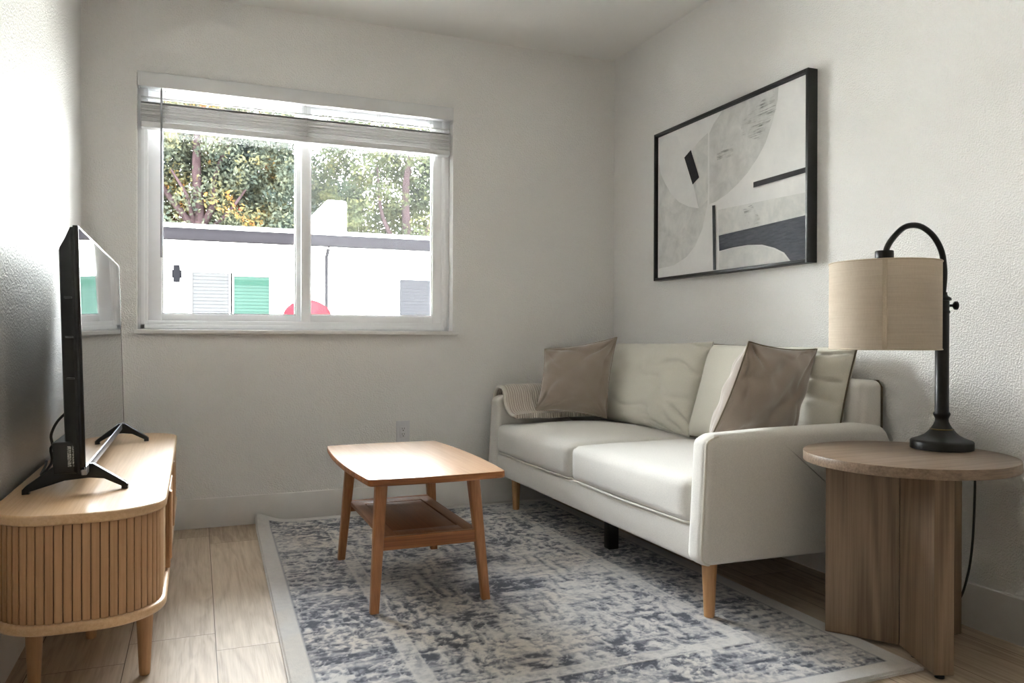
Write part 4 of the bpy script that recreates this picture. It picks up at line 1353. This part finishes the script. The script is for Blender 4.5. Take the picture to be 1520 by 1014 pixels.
def tree(label, x, y, h, zc0, zc1, spread, n, lm, trunks, seed, dens=1.0, holes=0.0):
    r = random.Random(seed)
    t = thing('tree', label, 'tree', (x, y, GZ))
    bm = new()
    for path, r0, r1 in trunks:
        pts = spline([(x + a_, y - .45 + b_, c_) for a_, b_, c_ in path], 14)
        k = len(pts)
        tube(bm, pts, [r0 + (r1 - r0) * i / (k - 1) for i in range(k)], 8)
    part('trunk', bm, M['bark'], t, 70)
    V, Fc = [], []
    for c in range(n):
        cx_ = x + r.uniform(-spread, spread); cy_ = y + (r.uniform(-.2, 2.0) if r.random() < .86 else r.uniform(-.95, -.5)); cz = zc0 + (zc1 - zc0) * r.random()
        if holes and mnoise.noise(Vector((cx_ * 1.3, cz * 1.3, seed))) > .35 - holes: continue
        R0 = r.uniform(.22, .42)
        for q in range(int(150 * dens)):
            d = Vector((r.gauss(0, 1), r.gauss(0, 1), r.gauss(0, .75)))
            d = d.normalized() * R0 * r.random() ** .4
            p = Vector((cx_, cy_, cz)) + d
            s = r.uniform(.032, .062)
            a1 = Vector((r.gauss(0, 1), r.gauss(0, 1), r.gauss(0, 1))).normalized()
            a2 = a1.cross(Vector((r.gauss(0, 1), r.gauss(0, 1), r.gauss(0, 1)))).normalized()
            i = len(V)
            V += [p - a1 * s, p + a2 * s * .5, p + a1 * s, p - a2 * s * .5]
            Fc.append((i, i + 1, i + 2, i + 3))
    org = Vector((x, y, GZ))
    me = bpy.data.meshes.new('foliage')
    me.from_pydata([tuple(v - org) for v in V], [], Fc)
    finish('foliage', me, lm, t, 0)
    return t
tA = [([(0, 0, GZ), (-.02, 0, 1.5), (.02, 0, 2.9)], .16, .13), ([(.02, 0, 2.9), (-.02, 0, 3.6), (-.05, 0, 4.4), (.02, .1, 5.6)], .12, .06),
      ([(.02, 0, 2.9), (-.30, 0, 3.3), (-.62, .1, 3.75), (-.9, .1, 4.2)], .09, .03), ([(.03, 0, 3.0), (.25, -.1, 3.5), (.30, 0, 4.1), (.6, 0, 4.9)], .08, .03),
      ([(.05, 0, 2.9), (.5, -.2, 3.3), (.85, -.3, 3.8)], .06, .02), ([(-.1, 0, 3.1), (-.22, -.2, 3.6), (-.5, -.2, 4.1)], .05, .02)]
tree('green tree with forked pinkish trunk and yellow leaves behind the white building', 0.10, 17.0, 5, 2.6, 5.9, 2.1, 580, M['leaf_a'], tA, 5, .9, .0)
tB = [([(0, 0, GZ), (.05, 0, 2.4), (-.1, 0, 4.0), (.1, 0, 5.5)], .14, .05), ([(0, 0, 2.8), (.5, 0, 3.6), (.9, .1, 4.5)], .08, .03), ([(0, 0, 2.8), (-.5, 0, 3.5), (-.8, .1, 4.4)], .08, .03)]
tree('dark tree with red-tinged leaves behind the middle of the window', 2.55, 21.2, 5, 2.6, 5.8, 1.8, 330, M['leaf_b'], tB, 9, .9, .0)
tC = [([(0, 0, GZ), (.1, 0, 2.4), (.0, 0, 4.0), (.2, 0, 5.5)], .15, .05), ([(0, 0, 2.6), (.7, 0, 3.6), (1.1, .1, 4.6)], .07, .02), ([(0, 0, 2.6), (-.5, 0, 3.5), (-.6, .1, 4.6)], .07, .02)]
tree('pale olive-yellow tree behind the right half of the window', 4.30, 17.2, 5, 2.4, 5.9, 1.7, 340, M['leaf_c'], tC, 13, .9, .04)

# ================================================================== LIGHT
wd = bpy.data.worlds.new('sky'); SC.world = wd; wd.use_nodes = True
nt = wd.node_tree; nt.nodes.clear()
o_ = nt.nodes.new('ShaderNodeOutputWorld'); bg = nt.nodes.new('ShaderNodeBackground')
tcw = nt.nodes.new('ShaderNodeTexCoord'); sep = nt.nodes.new('ShaderNodeSeparateXYZ'); rp = nt.nodes.new('ShaderNodeValToRGB')
nt.links.new(tcw.outputs['Generated'], sep.inputs[0]); nt.links.new(sep.outputs['Z'], rp.inputs['Fac'])
rp.color_ramp.elements[0].position = 0.0; rp.color_ramp.elements[0].color = (1.0, 0.99, 0.975, 1)
rp.color_ramp.elements[1].position = 0.7; rp.color_ramp.elements[1].color = (0.83, 0.915, 1.0, 1)
nt.links.new(rp.outputs['Color'], bg.inputs['Color'])
bg.inputs['Strength'].default_value = 24.0
nt.links.new(bg.outputs[0], o_.inputs['Surface'])

sd = bpy.data.lights.new('sun', 'SUN'); sd.energy = 34.0; sd.angle = math.radians(1.0); sd.color = (1.0, .98, .955)
so = bpy.data.objects.new('sun', sd); so.location = (-8, -4, 14); link(so)
so.rotation_euler = Vector((.75, .35, -1.15)).to_track_quat('-Z', 'Y').to_euler()
bm = new(); box(bm, XL - .3, XR + .3, YF - 1.1, YB + WT, H + .12, H + .22); struct(obj('roof', bm, M['stucco'], smooth=0))  # unseen slab added with a rear overhang to block the sun

def portal(name, x0, x1, z0, z1, y, into):
    ld = bpy.data.lights.new(name, 'AREA'); ld.shape = 'RECTANGLE'; ld.size = x1 - x0; ld.size_y = z1 - z0
    ld.cycles.is_portal = True
    lo = bpy.data.objects.new(name, ld); lo.location = ((x0 + x1) / 2, y, (z0 + z1) / 2)
    lo.rotation_euler = (PI / 2, 0, 0) if into < 0 else (-PI / 2, 0, 0)
    link(lo); return lo
portal('window_daylight', WX0, WX1, WZ0, WZ1, YB + WT + .02, 1).rotation_euler = (-PI / 2, 0, 0)

SC.view_settings.view_transform = 'Standard'
SC.view_settings.look = 'None'
SC.view_settings.gamma = 1.0
SC.view_settings.use_curve_mapping = False
SC.view_settings.exposure = 1.12
